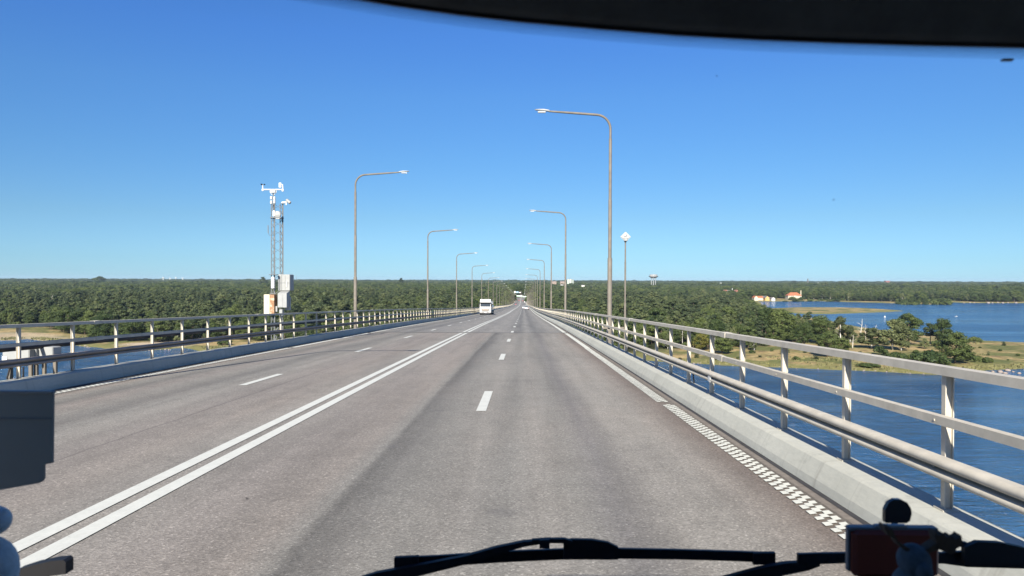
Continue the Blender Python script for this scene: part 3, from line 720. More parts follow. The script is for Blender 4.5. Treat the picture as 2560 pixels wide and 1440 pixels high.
# ------------------------------------------------------------------ land, water, forest limits
def ground_poly(pts, z=0.0): return np.array([tuple(W(a, b, z))[:2] for a, b in pts])
shore_px = [(-700, 842), (-300, 848), (0, 851), (40, 850), (70, 846.5), (100, 852), (187, 863), (229, 868), (271, 873), (340, 876), (410, 874), (454, 870), (478, 872), (502, 877.5), (560, 886), (650, 893), (900, 894), (1200, 893), (1400, 892), (1587, 897), (1640, 903.5), (1730, 908), (1840, 915), (1955, 919),
            (2040, 922), (2132, 926), (2240, 932), (2338, 937), (2400, 937), (2440, 932), (2470, 926), (2520, 923), (2560, 920.5), (2800, 908), (3100, 890),
            (3000, 868), (2800, 862), (2560, 857.5), (2450, 853), (2380, 845), (2250, 832), (2150, 818), (2090, 806), (2060, 798), (1990, 792), (1945, 786), (1925, 772), (1905, 763), (1900, 756.5), (1893, 753.5), (1920, 753.6), (2000, 753.4), (2100, 752.6), (2135, 751.2), (2200, 749.8), (2330, 751.5), (2366, 754.5), (2400, 757), (2460, 757.6), (2560, 757.8), (2900, 757), (3300, 755)]
main = ground_poly(shore_px)
main = np.vstack([main, [(16000, 3000), (16000, 16000), (-16000, 16000), (-16000, 600)]])
spit = ground_poly([(2052, 753.2), (2140, 755.5), (2250, 758.8), (2330, 761.5), (2376, 760.3), (2366, 757), (2300, 754.2), (2200, 751.2), (2100, 751)])
islet = ground_poly([(1925, 771.5), (1990, 769), (2100, 769.5), (2180, 772), (2250, 776.5), (2258, 777.6), (2230, 779.3), (2150, 782.3), (2080, 785), (2020, 785.6), (1960, 781.5), (1930, 777)])
def sdf(poly, X, Y):
    """signed distance, positive inside"""
    d2 = np.full(X.shape, 1e18); ins = np.zeros(X.shape, bool)
    n = len(poly)
    for i in range(n):
        ax, ay = poly[i]; bx, by = poly[(i + 1) % n]
        ex, ey = bx - ax, by - ay; L = ex * ex + ey * ey + 1e-9
        t = np.clip(((X - ax) * ex + (Y - ay) * ey) / L, 0, 1)
        d2 = np.minimum(d2, (X - ax - t * ex) ** 2 + (Y - ay - t * ey) ** 2)
        c = ((ay > Y) != (by > Y)); with_ = c & (X < (bx - ax) * (Y - ay) / (by - ay + 1e-12) + ax); ins ^= with_
    d = np.sqrt(d2); return np.where(ins, d, -d)
rs_ = np.random.RandomState(3)
_ph = rs_.rand(24, 4)
def wavy(X, Y, L0, octs=4):
    o = np.zeros(X.shape); a = 1.0; L = L0
    for k in range(octs):
        for j in range(3):
            p = _ph[(k * 3 + j) % 24]; th = p[0] * 6.283
            o += a / 3 * np.sin((X * np.cos(th) + Y * np.sin(th)) / L * (1 + .6 * p[1]) + p[2] * 6.283)
        a *= .55; L *= .5
    return o
def land(X, Y):
    w = wavy(X, Y, 9.0, 4) * np.clip(np.hypot(X, Y) / 900, .35, 2.0) * 2.2
    s = np.maximum(sdf(main, X, Y) + w, np.maximum(sdf(spit, X, Y) + w * .8, sdf(islet, X, Y) + w * .8))
    return s
def smooth(a, b, x):
    t = np.clip((x - a) / (b - a), 0, 1); return t * t * (3 - 2 * t)
def ground_z(X, Y, s=None):
    if s is None: s = land(X, Y)
    r = np.hypot(X, Y)
    z = np.where(s > 0, 1.5 * (1 - np.exp(-np.maximum(s, 0) / 14)) + .35 * np.clip(s, 0, 3) / 3, np.maximum(s * .08, -3))
    hill = smooth(900, 3000, r) * 5.5 + smooth(2800, 8000, r) * 3.5 + smooth(60, 400, s) * 1.8
    z = z + np.where(s > 0, smooth(20, 160, s) * (hill + wavy(X, Y, 420, 3) * (1 + 2 * smooth(1500, 5000, r)) + wavy(X, Y, 60, 2) * .5), 0)
    q = np.abs(X - XM); emb = smooth(905, 960, Y) * (1 - smooth(12, 32, q))
    z = z * (1 - emb) + emb * np.where(Y > 905, 10.2, z)
    return z
wood_r = ground_poly([(1310, 888), (1560, 882), (1640, 874), (1720, 873), (1800, 873), (1850, 868), (1915, 866), (1965, 860), (2010, 852), (2030, 842), (2030, 830), (1990, 820), (1950, 812), (1925, 800), (1905, 788), (1893, 778), (1883, 770), (1868, 762)], 2)
wood_r = np.vstack([wood_r, [tuple(W(1700, 757, 2))[:2], (300, 2600), (XM, 2600)]])
wood_l = ground_poly([(-900, 800), (-300, 812), (0, 817), (60, 818), (118, 818), (132, 831), (225, 836), (240, 847), (300, 852), (420, 855), (500, 852), (560, 850), (640, 852), (720, 858), (760, 868), (900, 876), (1100, 880), (1310, 884)], 2)
wood_l = np.vstack([wood_l, [(XM, 2600), (-6000, 2600), (-6000, 700)]])
house_px = [(1833, 742, 60), (1912, 750.2, 62), (1988, 748, 45), (1862, 750, 40)]
house_c = [(tuple(W(a, b, 2.5))[:2], r) for a, b, r in house_px]
def wood(X, Y, s):
    r = np.hypot(X, Y)
    w = wavy(X, Y, 14, 3) * 4
    m = np.maximum(np.minimum(sdf(wood_r, X, Y), s - 6), np.minimum(sdf(wood_l, X, Y), s - 6)) + w
    farw = np.minimum(s - 34, r - 1330) + wavy(X, Y, 60, 3) * 14
    m = np.maximum(m, np.where((X > 120) | (Y > 2400), farw, -99))
    for (c, q) in house_c: m = np.minimum(m, np.hypot(X - c[0], (Y - c[1]) * np.where(Y < c[1], .25, 1.6)) - q)
    road_gap = np.where(Y > 1460, 50, np.abs(X - XM) - np.where(Y > 880, 11.0, 12.5))
    m = np.where(r > 1500, np.minimum(m, 60 * (.95 - wavy(X, Y, 170, 3))), m)
    return np.minimum(m, road_gap)

th = np.radians(np.concatenate([np.linspace(-62, -37, 40), np.linspace(-36.8, 37.2, 420), np.linspace(37.6, 62, 40)]))
rr_ = np.concatenate([np.arange(230, 620, 3.2), np.geomspace(620, 2000, 150), np.geomspace(2030, 12300, 80)])
TH, RR = np.meshgrid(th, rr_, indexing='ij')
X, Y = RR * np.sin(TH), RR * np.cos(TH)
S = land(X, Y); Z = ground_z(X, Y, S); WO = wood(X, Y, S)
na, nr = X.shape
me = bpy.data.meshes.new('terrain')
idx = np.arange(na * nr).reshape(na, nr)
quads = np.stack([idx[:-1, :-1], idx[1:, :-1], idx[1:, 1:], idx[:-1, 1:]], -1).reshape(-1, 4)
me.vertices.add(na * nr); me.vertices.foreach_set('co', np.stack([X, Y, Z], -1).ravel().astype(np.float32))
me.loops.add(len(quads) * 4); me.loops.foreach_set('vertex_index', quads.ravel().astype(np.int32))
me.polygons.add(len(quads)); me.polygons.foreach_set('loop_start', (np.arange(len(quads)) * 4).astype(np.int32)); me.polygons.foreach_set('loop_total', np.full(len(quads), 4, np.int32))
me.update(calc_edges=True)
sand_c = [W(390, 862, 1), W(440, 858, 1), W(1740, 895, 1)]
sandv = np.clip(1 - np.minimum.reduce([np.hypot((X - c.x) / 1.9, Y - c.y) / q for c, q in zip(sand_c, (14, 12, .1))]), 0, 1) * 2
fy = ground_poly([(-400, 826), (0, 829), (120, 829), (215, 838), (240, 846), (150, 848), (0, 846), (-400, 838)], 2)
sandv = np.maximum(sandv, smooth(0, 14, sdf(fy, X, Y) + wavy(X, Y, 20, 3) * 6) * .55)
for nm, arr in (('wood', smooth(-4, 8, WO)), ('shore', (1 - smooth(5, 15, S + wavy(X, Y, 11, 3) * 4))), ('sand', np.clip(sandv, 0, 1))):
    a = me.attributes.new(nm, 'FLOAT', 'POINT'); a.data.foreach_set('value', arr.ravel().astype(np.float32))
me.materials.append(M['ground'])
me.polygons.foreach_set('use_smooth', [True] * len(quads))
tag(link(bpy.data.objects.new('terrain', me)), kind='structure')
wm = MB(); n = 96
vs = [(0, 0, 0)] + [(30000 * math.cos(2 * math.pi * k / n), 30000 * math.sin(2 * math.pi * k / n), 0) for k in range(n)]
wm.add(vs, [(0, 1 + k, 1 + (k + 1) % n) for k in range(n)])
tag(wm.build('water', M['water']), kind='structure')

# ------------------------------------------------------------------ tree kinds
def leaf_mesh(name, mat, blobs, n, size, rs, flat=.5, droop=0, up=.35):
    """many small leaf-clump faces spread through a set of ellipsoid blobs (x, y, z, rx, ry, rz)"""
    blobs = np.array(blobs); vol = (blobs[:, 3] * blobs[:, 4] * blobs[:, 5]) ** .72
    cnt = np.maximum(3, (n * vol / vol.sum()).astype(int)); C, T, D = [], [], []
    for b, c in zip(blobs, cnt):
        d = rs.normal(size=(c, 3)); d /= np.linalg.norm(d, axis=1)[:, None]
        rad_ = np.where(rs.uniform(size=c) < .12, rs.uniform(1.0, 1.4, c), rs.uniform(.35, 1.08, c) ** .5)
        C.append(b[:3] + d * rad_[:, None] * b[3:6]); D.append(d); T.append(np.full(c, rs.uniform(0, 1)) * .72 + rs.uniform(0, .28, c))
    C = np.vstack(C); T = np.concatenate(T); c = len(C)
    a = rs.normal(size=(c, 3)); a[:, 2] *= flat
    a -= np.vstack(D) * (a * np.vstack(D)).sum(1)[:, None] * .8
    if droop: a[:, 2] -= droop
    a /= np.linalg.norm(a, axis=1)[:, None]
    nrm = np.vstack(D) + rs.normal(size=(c, 3)) * .45; nrm[:, 2] += up * .3; b = np.cross(nrm, a); b /= np.linalg.norm(b, axis=1)[:, None] + 1e-9
    s = size * rs.uniform(.6, 1.4, c)[:, None]
    asp = 1.8 if droop else 1.0
    V = np.stack([C - a * s * .5 * asp - b * s * .18, C + b * s * .5, C + a * s * .55 * asp + b * s * .1, C - b * s * .45 + a * s * .1], 1).reshape(-1, 3)
    me = bpy.data.meshes.new(name)
    me.vertices.add(len(V)); me.vertices.foreach_set('co', V.ravel().astype(np.float32))
    me.loops.add(c * 4); me.loops.foreach_set('vertex_index', np.arange(c * 4, dtype=np.int32))
    me.polygons.add(c); me.polygons.foreach_set('loop_start', (np.arange(c) * 4).astype(np.int32)); me.polygons.foreach_set('loop_total', np.full(c, 4, np.int32))
    me.update(calc_edges=True)
    at = me.attributes.new('tint', 'FLOAT', 'FACE'); at.data.foreach_set('value', T.astype(np.float32))
    me.materials.append(mat); return me
def trunk_mesh(name, mat, H, r, limbs, rs, lean=.02, top=.9):
    mb = MB(); pts = []; x = y = 0
    for k in range(7):
        pts.append((x, y, -.5 + (H * top + .5) * k / 6)); x += rs.uniform(-lean, lean) * H / 3; y += rs.uniform(-lean, lean) * H / 3
    mb.tube(pts, [r * (1 - .8 * k / 6) for k in range(7)], 6)
    for (fz, tx, ty, tz) in limbs:
        i = min(6, max(1, int(round(fz / top * 6)))); p = pts[i]
        mb.tube([p, ((p[0] + tx) / 2, (p[1] + ty) / 2, (p[2] + tz) / 2 + .25), (tx, ty, tz)], [r * .42 * (1 - .6 * fz), r * .28 * (1 - .5 * fz), r * .1], 5)
    return mb.mesh(name, mat, 'all')
KINDS = {}
def add_kind(kind, crown, trunk, H, Wd): KINDS.setdefault(kind, []).append((crown, trunk, H, Wd))
def tree_kind(kind, seed, n, size):
    rs = np.random.RandomState(seed); B = []; H = 14.0
    if kind == 'pine':                                    # flat-layered clumps on the upper half
        k = rs.randint(15, 22); ht = rs.uniform(.32, .45)
        for i in range(k):
            f = ht + (1 - ht) * (i + rs.uniform(0, 1)) / k; env = 3.1 * math.sin(min(1, (1.06 - f) / (1.06 - ht) * 1.1) * math.pi * .5) ** .8
            w = rs.uniform(0, 6.28); q = env * rs.uniform(.25, .8); rx = rs.uniform(1.0, 1.7) * (1.15 - .45 * f)
            B.append((q * math.cos(w), q * math.sin(w), f * H * .97, rx, rx * rs.uniform(.8, 1.2), rs.uniform(.45, .75)))
        cr = leaf_mesh('crown', M['pine'], B, n, size, rs, .4, 0, .9)
        tk = trunk_mesh('trunk', M['bark'], H, .21, [(b[2] / H * .92, b[0] * .9, b[1] * .9, b[2] - .2) for b in B[::2]], rs)
        add_kind(kind, cr, tk, H, 7.4)
    elif kind in ('oak', 'yellow'):
        k = rs.randint(40, 54); low = rs.uniform(.04, .12)
        for i in range(k):
            w = rs.uniform(0, 6.28); u = rs.uniform(-.75, 1); q = math.sqrt(max(0, 1 - u * u)) * rs.uniform(.55, .95)
            z = H * (low + (1 - low) * (.47 + .47 * u)); rx = rs.uniform(1.15, 1.95)
            B.append((4.1 * q * math.cos(w), 4.1 * q * math.sin(w), z, rx, rx, rx * rs.uniform(.6, .85)))
        cr = leaf_mesh('crown', M['yellow'] if kind == 'yellow' else M['oak'], B, n, size, rs, .8, 0, .3)
        tk = trunk_mesh('trunk', M['bark'], H, .30, [(b[2] / H * .8, b[0] * .85, b[1] * .85, b[2]) for b in B[::3]], rs, .03, .75)
        add_kind(kind, cr, tk, H, 10.2)
    elif kind == 'birch':
        k = rs.randint(24, 34)
        for i in range(k):
            f = rs.uniform(.25, 1); env = 2.9 * math.sin(min(1, (1.03 - f) / .55) * math.pi / 2); w = rs.uniform(0, 6.28); q = env * rs.uniform(.2, .95)
            B.append((q * math.cos(w), q * math.sin(w), f * H * .95, rs.uniform(.5, .95), rs.uniform(.5, .95), rs.uniform(.9, 1.7)))
        cr = leaf_mesh('crown', M['birch'], B, n, size * .85, rs, .6, 1.0, .1)
        tk = trunk_mesh('trunk', M['birch_bark'], H, .17, [(b[2] / H * .8, b[0] * .8, b[1] * .8, b[2] + .3) for b in B[::3]], rs, .03)
        add_kind(kind, cr, tk, H, 6.6)
    elif kind == 'spruce':
        k = 26
        for i in range(k):
            f = .12 + .86 * i / k; w = rs.uniform(0, 6.28); q = 2.3 * (1.03 - f) * rs.uniform(.35, .75)
            rx = max(.35, 1.9 * (1.04 - f)); B.append((q * math.cos(w), q * math.sin(w), f * H, rx, rx, .55))
        cr = leaf_mesh('crown', M['pine'], B, n, size, rs, .5, .3, .5)
        tk = trunk_mesh('trunk', M['bark'], H, .18, [], rs, .0, .97); add_kind(kind, cr, tk, H, 5.2)
    elif kind == 'bush':
        H = 4.0
        for i in range(rs.randint(16, 24)):
            w = rs.uniform(0, 6.28); q = rs.uniform(0, 2.5); B.append((q * math.cos(w) * 1.25, q * math.sin(w), rs.uniform(.5, 1) * (3.2 - q * .6), rs.uniform(.7, 1.2), rs.uniform(.7, 1.2), rs.uniform(.6, 1.0)))
        cr = leaf_mesh('foliage', M['oak'], B, n, size * .9, rs, .8, 0, .3)
        tk = trunk_mesh('stem', M['bark'], 3.0, .10, [(.5, b[0] * .8, b[1] * .8, b[2]) for b in B[::2]], rs, .05); add_kind(kind, cr, tk, H, 7.4)
    elif kind == 'juniper':
        H = 4.0
        for i in range(14): B.append((rs.uniform(-.55, .55), rs.uniform(-.55, .55), rs.uniform(.3, 3.6), .6, .6, .75))
        cr = leaf_mesh('foliage', M['pine'], B, n // 2, size * .7, rs, 1.4, 0, 0); tk = trunk_mesh('stem', M['bark'], 2.5, .08, [], rs, 0); add_kind(kind, cr, tk, H, 2.3)
    elif kind == 'dead':
        L = []
        for i in range(11):
            f = rs.uniform(.3, .85); w = rs.uniform(0, 6.28); q = rs.uniform(.7, 2.3); L.append((f, q * math.cos(w), q * math.sin(w), f * H + q * rs.uniform(.5, 1.3)))
        add_kind(kind, None, trunk_mesh('trunk', M['dead_wood'], H, .24, L, rs, .05, .95), H, 4.0)
for k, seeds in (('pine', (11, 12, 13, 14, 15)), ('oak', (21, 22, 23, 24)), ('birch', (31, 32, 33)), ('spruce', (41, 42)), ('bush', (51, 52, 53)), ('juniper', (61,)), ('yellow', (71,)), ('dead', (81, 82, 83))):
    for sd in seeds: tree_kind(k, sd, {'pine': 4600, 'oak': 8200, 'birch': 4200, 'spruce': 3000, 'bush': 3000, 'juniper': 1200, 'yellow': 4800}.get(k, 0), {'pine': .43, 'oak': .42, 'birch': .40, 'spruce': .46}.get(k, .40))
NAMES = {'pine': ('pine_tree', 'tree'), 'oak': ('oak_tree', 'tree'), 'birch': ('birch_tree', 'tree'), 'spruce': ('spruce_tree', 'tree'), 'bush': ('bush', 'bush'), 'juniper': ('juniper_bush', 'bush'), 'yellow': ('maple_tree', 'tree'), 'dead': ('dead_tree', 'dead tree')}
def plant(kind, x, y, h, w=None, label='', group=None, tilt=0):
    cr, tk, H, Wd = R.choice(KINDS[kind])
    z = float(ground_z(np.array([x]), np.array([y]))[0])
    nm, cat = NAMES[kind]
    o = empty(nm, (x, y, z - .1), R.uniform(0, 6.28), label, cat, group)
    if tilt: o.rotation_euler = (tilt, tilt * .6, o.rotation_euler[2])
    s = h / H; sw = (w / Wd) if w else s * R.uniform(.95, 1.3)
    o.scale = (sw, sw, s)
    t = bpy.data.objects.new('stem' if kind in ('bush', 'juniper') else 'trunk', tk); link(t, o)
    if cr is not None: link(bpy.data.objects.new('foliage' if kind in ('bush', 'juniper') else 'crown', cr), o)
    return o
def plant_px(kind, px, py, top, wpx, label, group=None, tilt=0):
    """a tree whose foot and top the photograph shows at (px, py) and (px, top)"""
    g = W(px, py, 1.6); d = P(g)[2]; m = d / FPX
    return plant(kind, g.x, g.y, (py - top) * m * 1.03, wpx * m * 1.0, label, group, tilt)
G1 = 'trees on the open point right of the bridge'
for a in [
    ('oak', 1955, 858, 780, 84, 'bright green broad oak at the left end of the point, beyond the right railing'),
    ('oak', 1915, 856, 776, 60, 'mid green oak on the edge of the wood, just left of the bright green oak'),
    ('oak', 2050, 862, 793, 66, 'dark rounded oak on the point between the bright green oak and the birches'),
    ('birch', 2100, 860, 797, 62, 'slim birch with dense crown right of the dark rounded oak'),
    ('dead', 2151, 850, 798, 22, 'tallest bare white dead tree standing against the water'),
    ('dead', 2164, 852, 812, 14, 'short bare dead trunk just right of the tallest dead tree'),
    ('oak', 2068, 893, 832, 66, 'round green tree in front of the oaks with deep shade below it'),
    ('birch', 2178, 874, 822, 72, 'grey green weeping birch with a white trunk under the dead trees'),
    ('dead', 2132, 874, 838, 16, 'pale broken dead birch on dry grass left of the weeping birch'),
    ('birch', 2232, 877, 803, 78, 'largest birch on the point, drooping over dry grass'),
    ('birch', 2253, 879, 808, 62, 'birch with twin dark trunks merging with the largest birch'),
    ('oak', 2271, 864, 789, 72, 'dark oak rising behind the largest birch'),
    ('pine', 2325, 860, 810, 44, 'small pine left of the tall dense tree near the water'),
    ('oak', 2357, 866, 799, 54, 'tall dense tree rising highest at the right end of the grove'),
    ('oak', 2388, 907, 831, 92, 'dark full oak at the right end of the grove, nearest the viewer'),
    ('bush', 2325, 913, 868, 124, 'wide grey green willow bush in front of the dark full oak'),
    ('bush', 2236, 909, 880, 92, 'wide low bush joining the willow bush on its left, near the bank'),
    ('bush', 2412, 902, 876, 56, 'leafy bush at the right foot of the dark full oak'),
    ('oak', 2105, 884, 848, 44, 'small round oak between the deep shaded tree and the weeping birch'),
    ('bush', 2200, 889, 862, 40, 'compact dark bush below the weeping birch'),
    ('bush', 2243, 902, 876, 58, 'low bush on the bank behind the top rail'),
    ('birch', 2312, 874, 848, 24, 'thin pale young birch behind the willow bush'),
    ('bush', 2436, 857, 840, 40, 'low clump of bushes near the back shore right of the grove'),
    ('bush', 2467, 905, 888, 40, 'small grey bush on the grass right of the dark full oak'),
    ('juniper', 2471, 889, 879, 8, 'tiny upright juniper alone on the dry grass'),
    ('juniper', 1962, 888, 868, 26, 'dark rounded juniper standing alone on the dry bank behind a railing post'),
    ('juniper', 2013, 884, 877, 13, 'tiny dark juniper on the dry bank right of the rounded juniper'),
    ('bush', 2170, 914, 902, 70, 'low dark bush at the waterline bank below the weeping birch'),
    ('bush', 2440, 900, 886, 36, 'small green bush touching the right side of the dark full oak'),
    ('bush', 2340, 868, 850, 30, 'small bush under the tall dense tree'),
    ('yellow', 1752, 877, 836, 48, 'yellowing maple at the front of the wood behind the right railing'),
    ('oak', 1805, 885, 846, 60, 'dark low oak right of the yellowing maple'),
    ('juniper', 1742, 893, 880, 16, 'small dark juniper on the bank in front of the yellowing maple'),
    ('dead', 1744, 858, 812, 16, 'bare pale dead tree poking from the wood above the yellowing maple'),
    ('dead', 2003, 864, 820, 12, 'thin bare white trunk between the bright green and the dark rounded oak'),
    ('oak', 1870, 872, 820, 54, 'mid green oak at the front of the wood left of the bright green oak'),
    ('birch', 1885, 878, 840, 30, 'young birch on the dry bank in front of the mid green oak'),
    ('oak', 2010, 872, 812, 50, 'olive oak just left of the dark rounded oak'),
    ('birch', 2125, 860, 822, 36, 'small airy birch behind the broken dead birch'),
    ('bush', 2110, 868, 850, 30, 'small bush at the foot of the slim birch'),
]: plant_px(*a, group=G1)
rsb = random.Random(21)
bank = [(1660, 893), (1700, 896), (1790, 897), (1850, 896), (1900, 893), (1990, 900), (2040, 897), (2090, 902), (2130, 893), (2150, 884), (2215, 899), (2290, 886), (2300, 868), (2275, 899), (2370, 880), (2410, 882), (2425, 894), (2500, 879), (2520, 900), (2545, 890), (2450, 872), (2510, 866), (2400, 866), (2350, 862), (2190, 858), (2215, 866), (2085, 882), (2040, 878), (1930, 880), (1880, 884)]
for i, (bx_, by_) in enumerate(bank):
    w_ = rsb.uniform(9, 26); hh_ = w_ * rsb.uniform(.35, .6)
    plant_px('bush' if rsb.random() < .8 else 'juniper', bx_, by_, by_ - hh_, w_ if rsb.random() < .8 else w_ * .6, 'low scrub bush dotting the dry grass of the point right of the bridge', group='scrub on the dry point')
# reeds and rank grass fringing the shore
rsr = np.random.RandomState(4); RX, RY = [], []
for (a0, a1, b0, b1, n_) in ((505, 780, 846, 880, 2600), (0, 230, 843, 852, 900), (1650, 2440, 896, 934, 1300), (2380, 2560, 860, 925, 1100)):
    for _ in range(n_):
        g = W(rsr.uniform(a0, a1), rsr.uniform(b0, b1), 1.0); RX.append(g.x); RY.append(g.y)
RX, RY = np.array(RX), np.array(RY); sv_ = land(RX, RY); kk = (sv_ > .3) & ((sv_ < 7) | (wavy(RX, RY, 26, 3) > .25)); RX, RY = RX[kk], RY[kk]; RZ = ground_z(RX, RY)
mb = MB()
for x, y, z in zip(RX, RY, RZ):
    for _ in range(3):
        a_ = rsr.uniform(0, 3.14); h_ = rsr.uniform(.3, .9); w_ = rsr.uniform(.25, .6); ox, oy = rsr.uniform(-.7, .7, 2); c_, s_ = math.cos(a_) * w_, math.sin(a_) * w_; l_ = rsr.uniform(-.3, .3)
        mb.add([(x + ox - c_, y + oy - s_, z - .1), (x + ox + c_, y + oy + s_, z - .1), (x + ox + c_ * .5 + l_, y + oy + s_ * .5, z + h_), (x + ox - c_ * .4 + l_, y + oy - s_ * .4, z + h_ * .85)], [(0, 1, 2, 3)])
tag(mb.build('reeds', paint('rank shore grass', (.135, .13, .055), .9, .45, .15)), 'yellow green reeds and rank grass fringing the shores', 'reeds', kind='stuff')
o = plant_px('dead', 2172, 851, 808, 14, 'bare dead tree leaning to the right beside the white dead trees', G1); o.rotation_euler = (0, rad(32), .3)
for a in [
    ('oak', 248, 3000, 691.0, 36, 'lone conifer rising above the horizon at the far left of the wood'),
    ('spruce', 657, 2900, 691.5, 40, 'dark pointed conifer above the horizon left of the weather mast'),
    ('spruce', 1003, 2900, 694.5, 30, 'small conifer breaking the horizon right of the nearest left lamp post'),
    ('oak', 170, 833, 768, 62, 'dark round oak at the field corner on the far left'),
    ('oak', 262, 848, 786, 74, 'broad dark oak at the wood edge above the sandy beach'),
    ('oak', 330, 853, 796, 60, 'low spreading oak right behind the sandy beach'),
    ('oak', 395, 856, 800, 56, 'rounded oak at the right end of the sandy beach'),
    ('dead', 92, 770, 742, 8, 'white dead trunk in the wood at the far left'),
    ('dead', 313, 790, 762, 16, 'branching pale dead tree above the broad dark oak'),
    ('dead', 131, 785, 740, 8, 'thin grey dead trunk left of the lone conifer'),
    ('birch', 445, 858, 820, 26, 'pale thin birch at the wood edge left of the weather mast'),
    ('bush', 560, 862, 842, 46, 'low green bush on the reed bank behind the left railing'),
    ('bush', 775, 874, 850, 50, 'round bright bush right of the weather mast foot'),
]:
    if a[2] < 1000: plant_px(*a, group='trees at the edge of the left wood'); continue
    g = WD(a[1], a[3], a[2]); o = plant(a[0], g.x, g.y, 10, a[4] * a[2] / FPX, a[5], 'conifers breaking the horizon'); o.scale.z = (g.z - o.location.z) / 14.0

# ------------------------------------------------------------------ the wood: nearest trees one by one, the rest as a mass
def scatter(r0, r1, step, seed):
    rs = np.random.RandomState(seed)
    xs, ys = np.meshgrid(np.arange(-r1 * .78, r1 * .78, step), np.arange(r0 * .7, r1, step))
    xs = (xs + rs.uniform(-.45, .45, xs.shape) * step).ravel(); ys = (ys + rs.uniform(-.45, .45, ys.shape) * step).ravel()
    r = np.hypot(xs, ys); k = (r >= r0) & (r < r1) & (np.abs(xs) < ys * .74 + 30); xs, ys = xs[k], ys[k]
    s = land(xs, ys); w = wood(xs, ys, s); k = w > 0
    return xs[k], ys[k], s[k], w[k], rs
px_, py_, ps_, pw_, rs = scatter(280, 1250, 8.3, 5)
order = np.argsort(np.hypot(px_, py_))
sector_anchor = [(-200, 'at the far left'), (120, 'behind the field at the far left'), (330, 'behind the sandy beach'), (560, 'left of the weather mast'), (780, 'right of the weather mast'), (985, 'behind the nearest left lamp post'), (1120, 'behind the second left lamp post'), (1260, 'behind the lorry'), (1390, 'behind the second right lamp post'), (1480, 'left of the nearest right lamp post'), (1600, 'behind the diamond sign'), (1720, 'left of the yellowing maple'), (1840, 'right of the yellowing maple'), (1990, 'behind the bright green oak')]
pick_n, solo = 0, np.zeros(len(px_), bool)
adj_h = ['low', 'middling', 'tall']
def mixkind(x, y, w):
    u = min(.999, max(0, rs.uniform() + .22 * float(wavy(np.array([x]), np.array([y]), 45, 2)[0]))); left = x < 0
    if w < 16: return 'oak' if u < .62 else 'birch' if u < .74 else 'pine' if u < .88 else 'bush'
    if w < 45: return 'pine' if u < .45 else 'oak' if u < .86 else 'birch'
    return 'pine' if u < .66 else 'oak' if u < .90 else 'birch' if u < .96 else 'spruce'
mass = []
kindword = {'pine': 'dark pine', 'oak': 'green oak', 'birch': 'pale birch', 'spruce': 'pointed spruce', 'bush': 'green bush'}
for i in order:
    x, y, w = px_[i], py_[i], pw_[i]; k = mixkind(x, y, w)
    h = (10.0 + 8.5 * rs.beta(1.6, 2.0)) * (.72 + .28 * min(1, w / 30)) * (1.12 if k in ('pine', 'spruce') else .92)
    h *= 1 + .16 * float(wavy(np.array([x]), np.array([y]), 38, 2)[0]) + (.28 if rs.uniform() < .05 else 0)
    if k == 'bush': h = rs.uniform(3, 5)
    q = P((x, y, 8)); inview = -20 < q[0] < 2580
    if inview and pick_n < 235 and not (q[0] < 1900 and 1290 < q[0] < 1345):
        a = min(sector_anchor, key=lambda t: abs(t[0] - q[0]))[1]
        row = 'front row' if w < 12 else 'second row' if w < 24 else 'inner row'
        plant(k, x, y, h, None, '%s %s, %s of the wood, %s' % (adj_h[0 if h < 10.5 else 1 if h < 13.5 else 2], kindword[k], row, a), 'trees of the wood')
        pick_n += 1
    else: mass.append((x, y, h, k, 1.0))
for r0, r1, step, sc in ((1250, 2500, 9.5, 1.45), (2500, 5200, 21, 2.3), (5200, 11800, 60, 5.5)):
    xs, ys, ss, ws, rs2 = scatter(r0, r1, step, int(r0))
    hh = 10 + 8 * rs2.beta(1.5, 2, len(xs)); uu = rs2.uniform(size=len(xs))
    uu = np.clip(uu + .28 * wavy(xs, ys, 120, 2), 0, .999); hh = hh * (1 + .16 * wavy(xs, ys, 70, 2) + .2 * (rs2.uniform(size=len(xs)) < .04))
    for x, y, h, u, w in zip(xs, ys, hh, uu, ws):
        k = ('oak' if u < .6 else 'pine' if u < .85 else 'birch') if w < 60 else ('pine' if u < .55 else 'oak' if u < .92 else 'spruce')
        mass.append((x, y, h, k, sc))
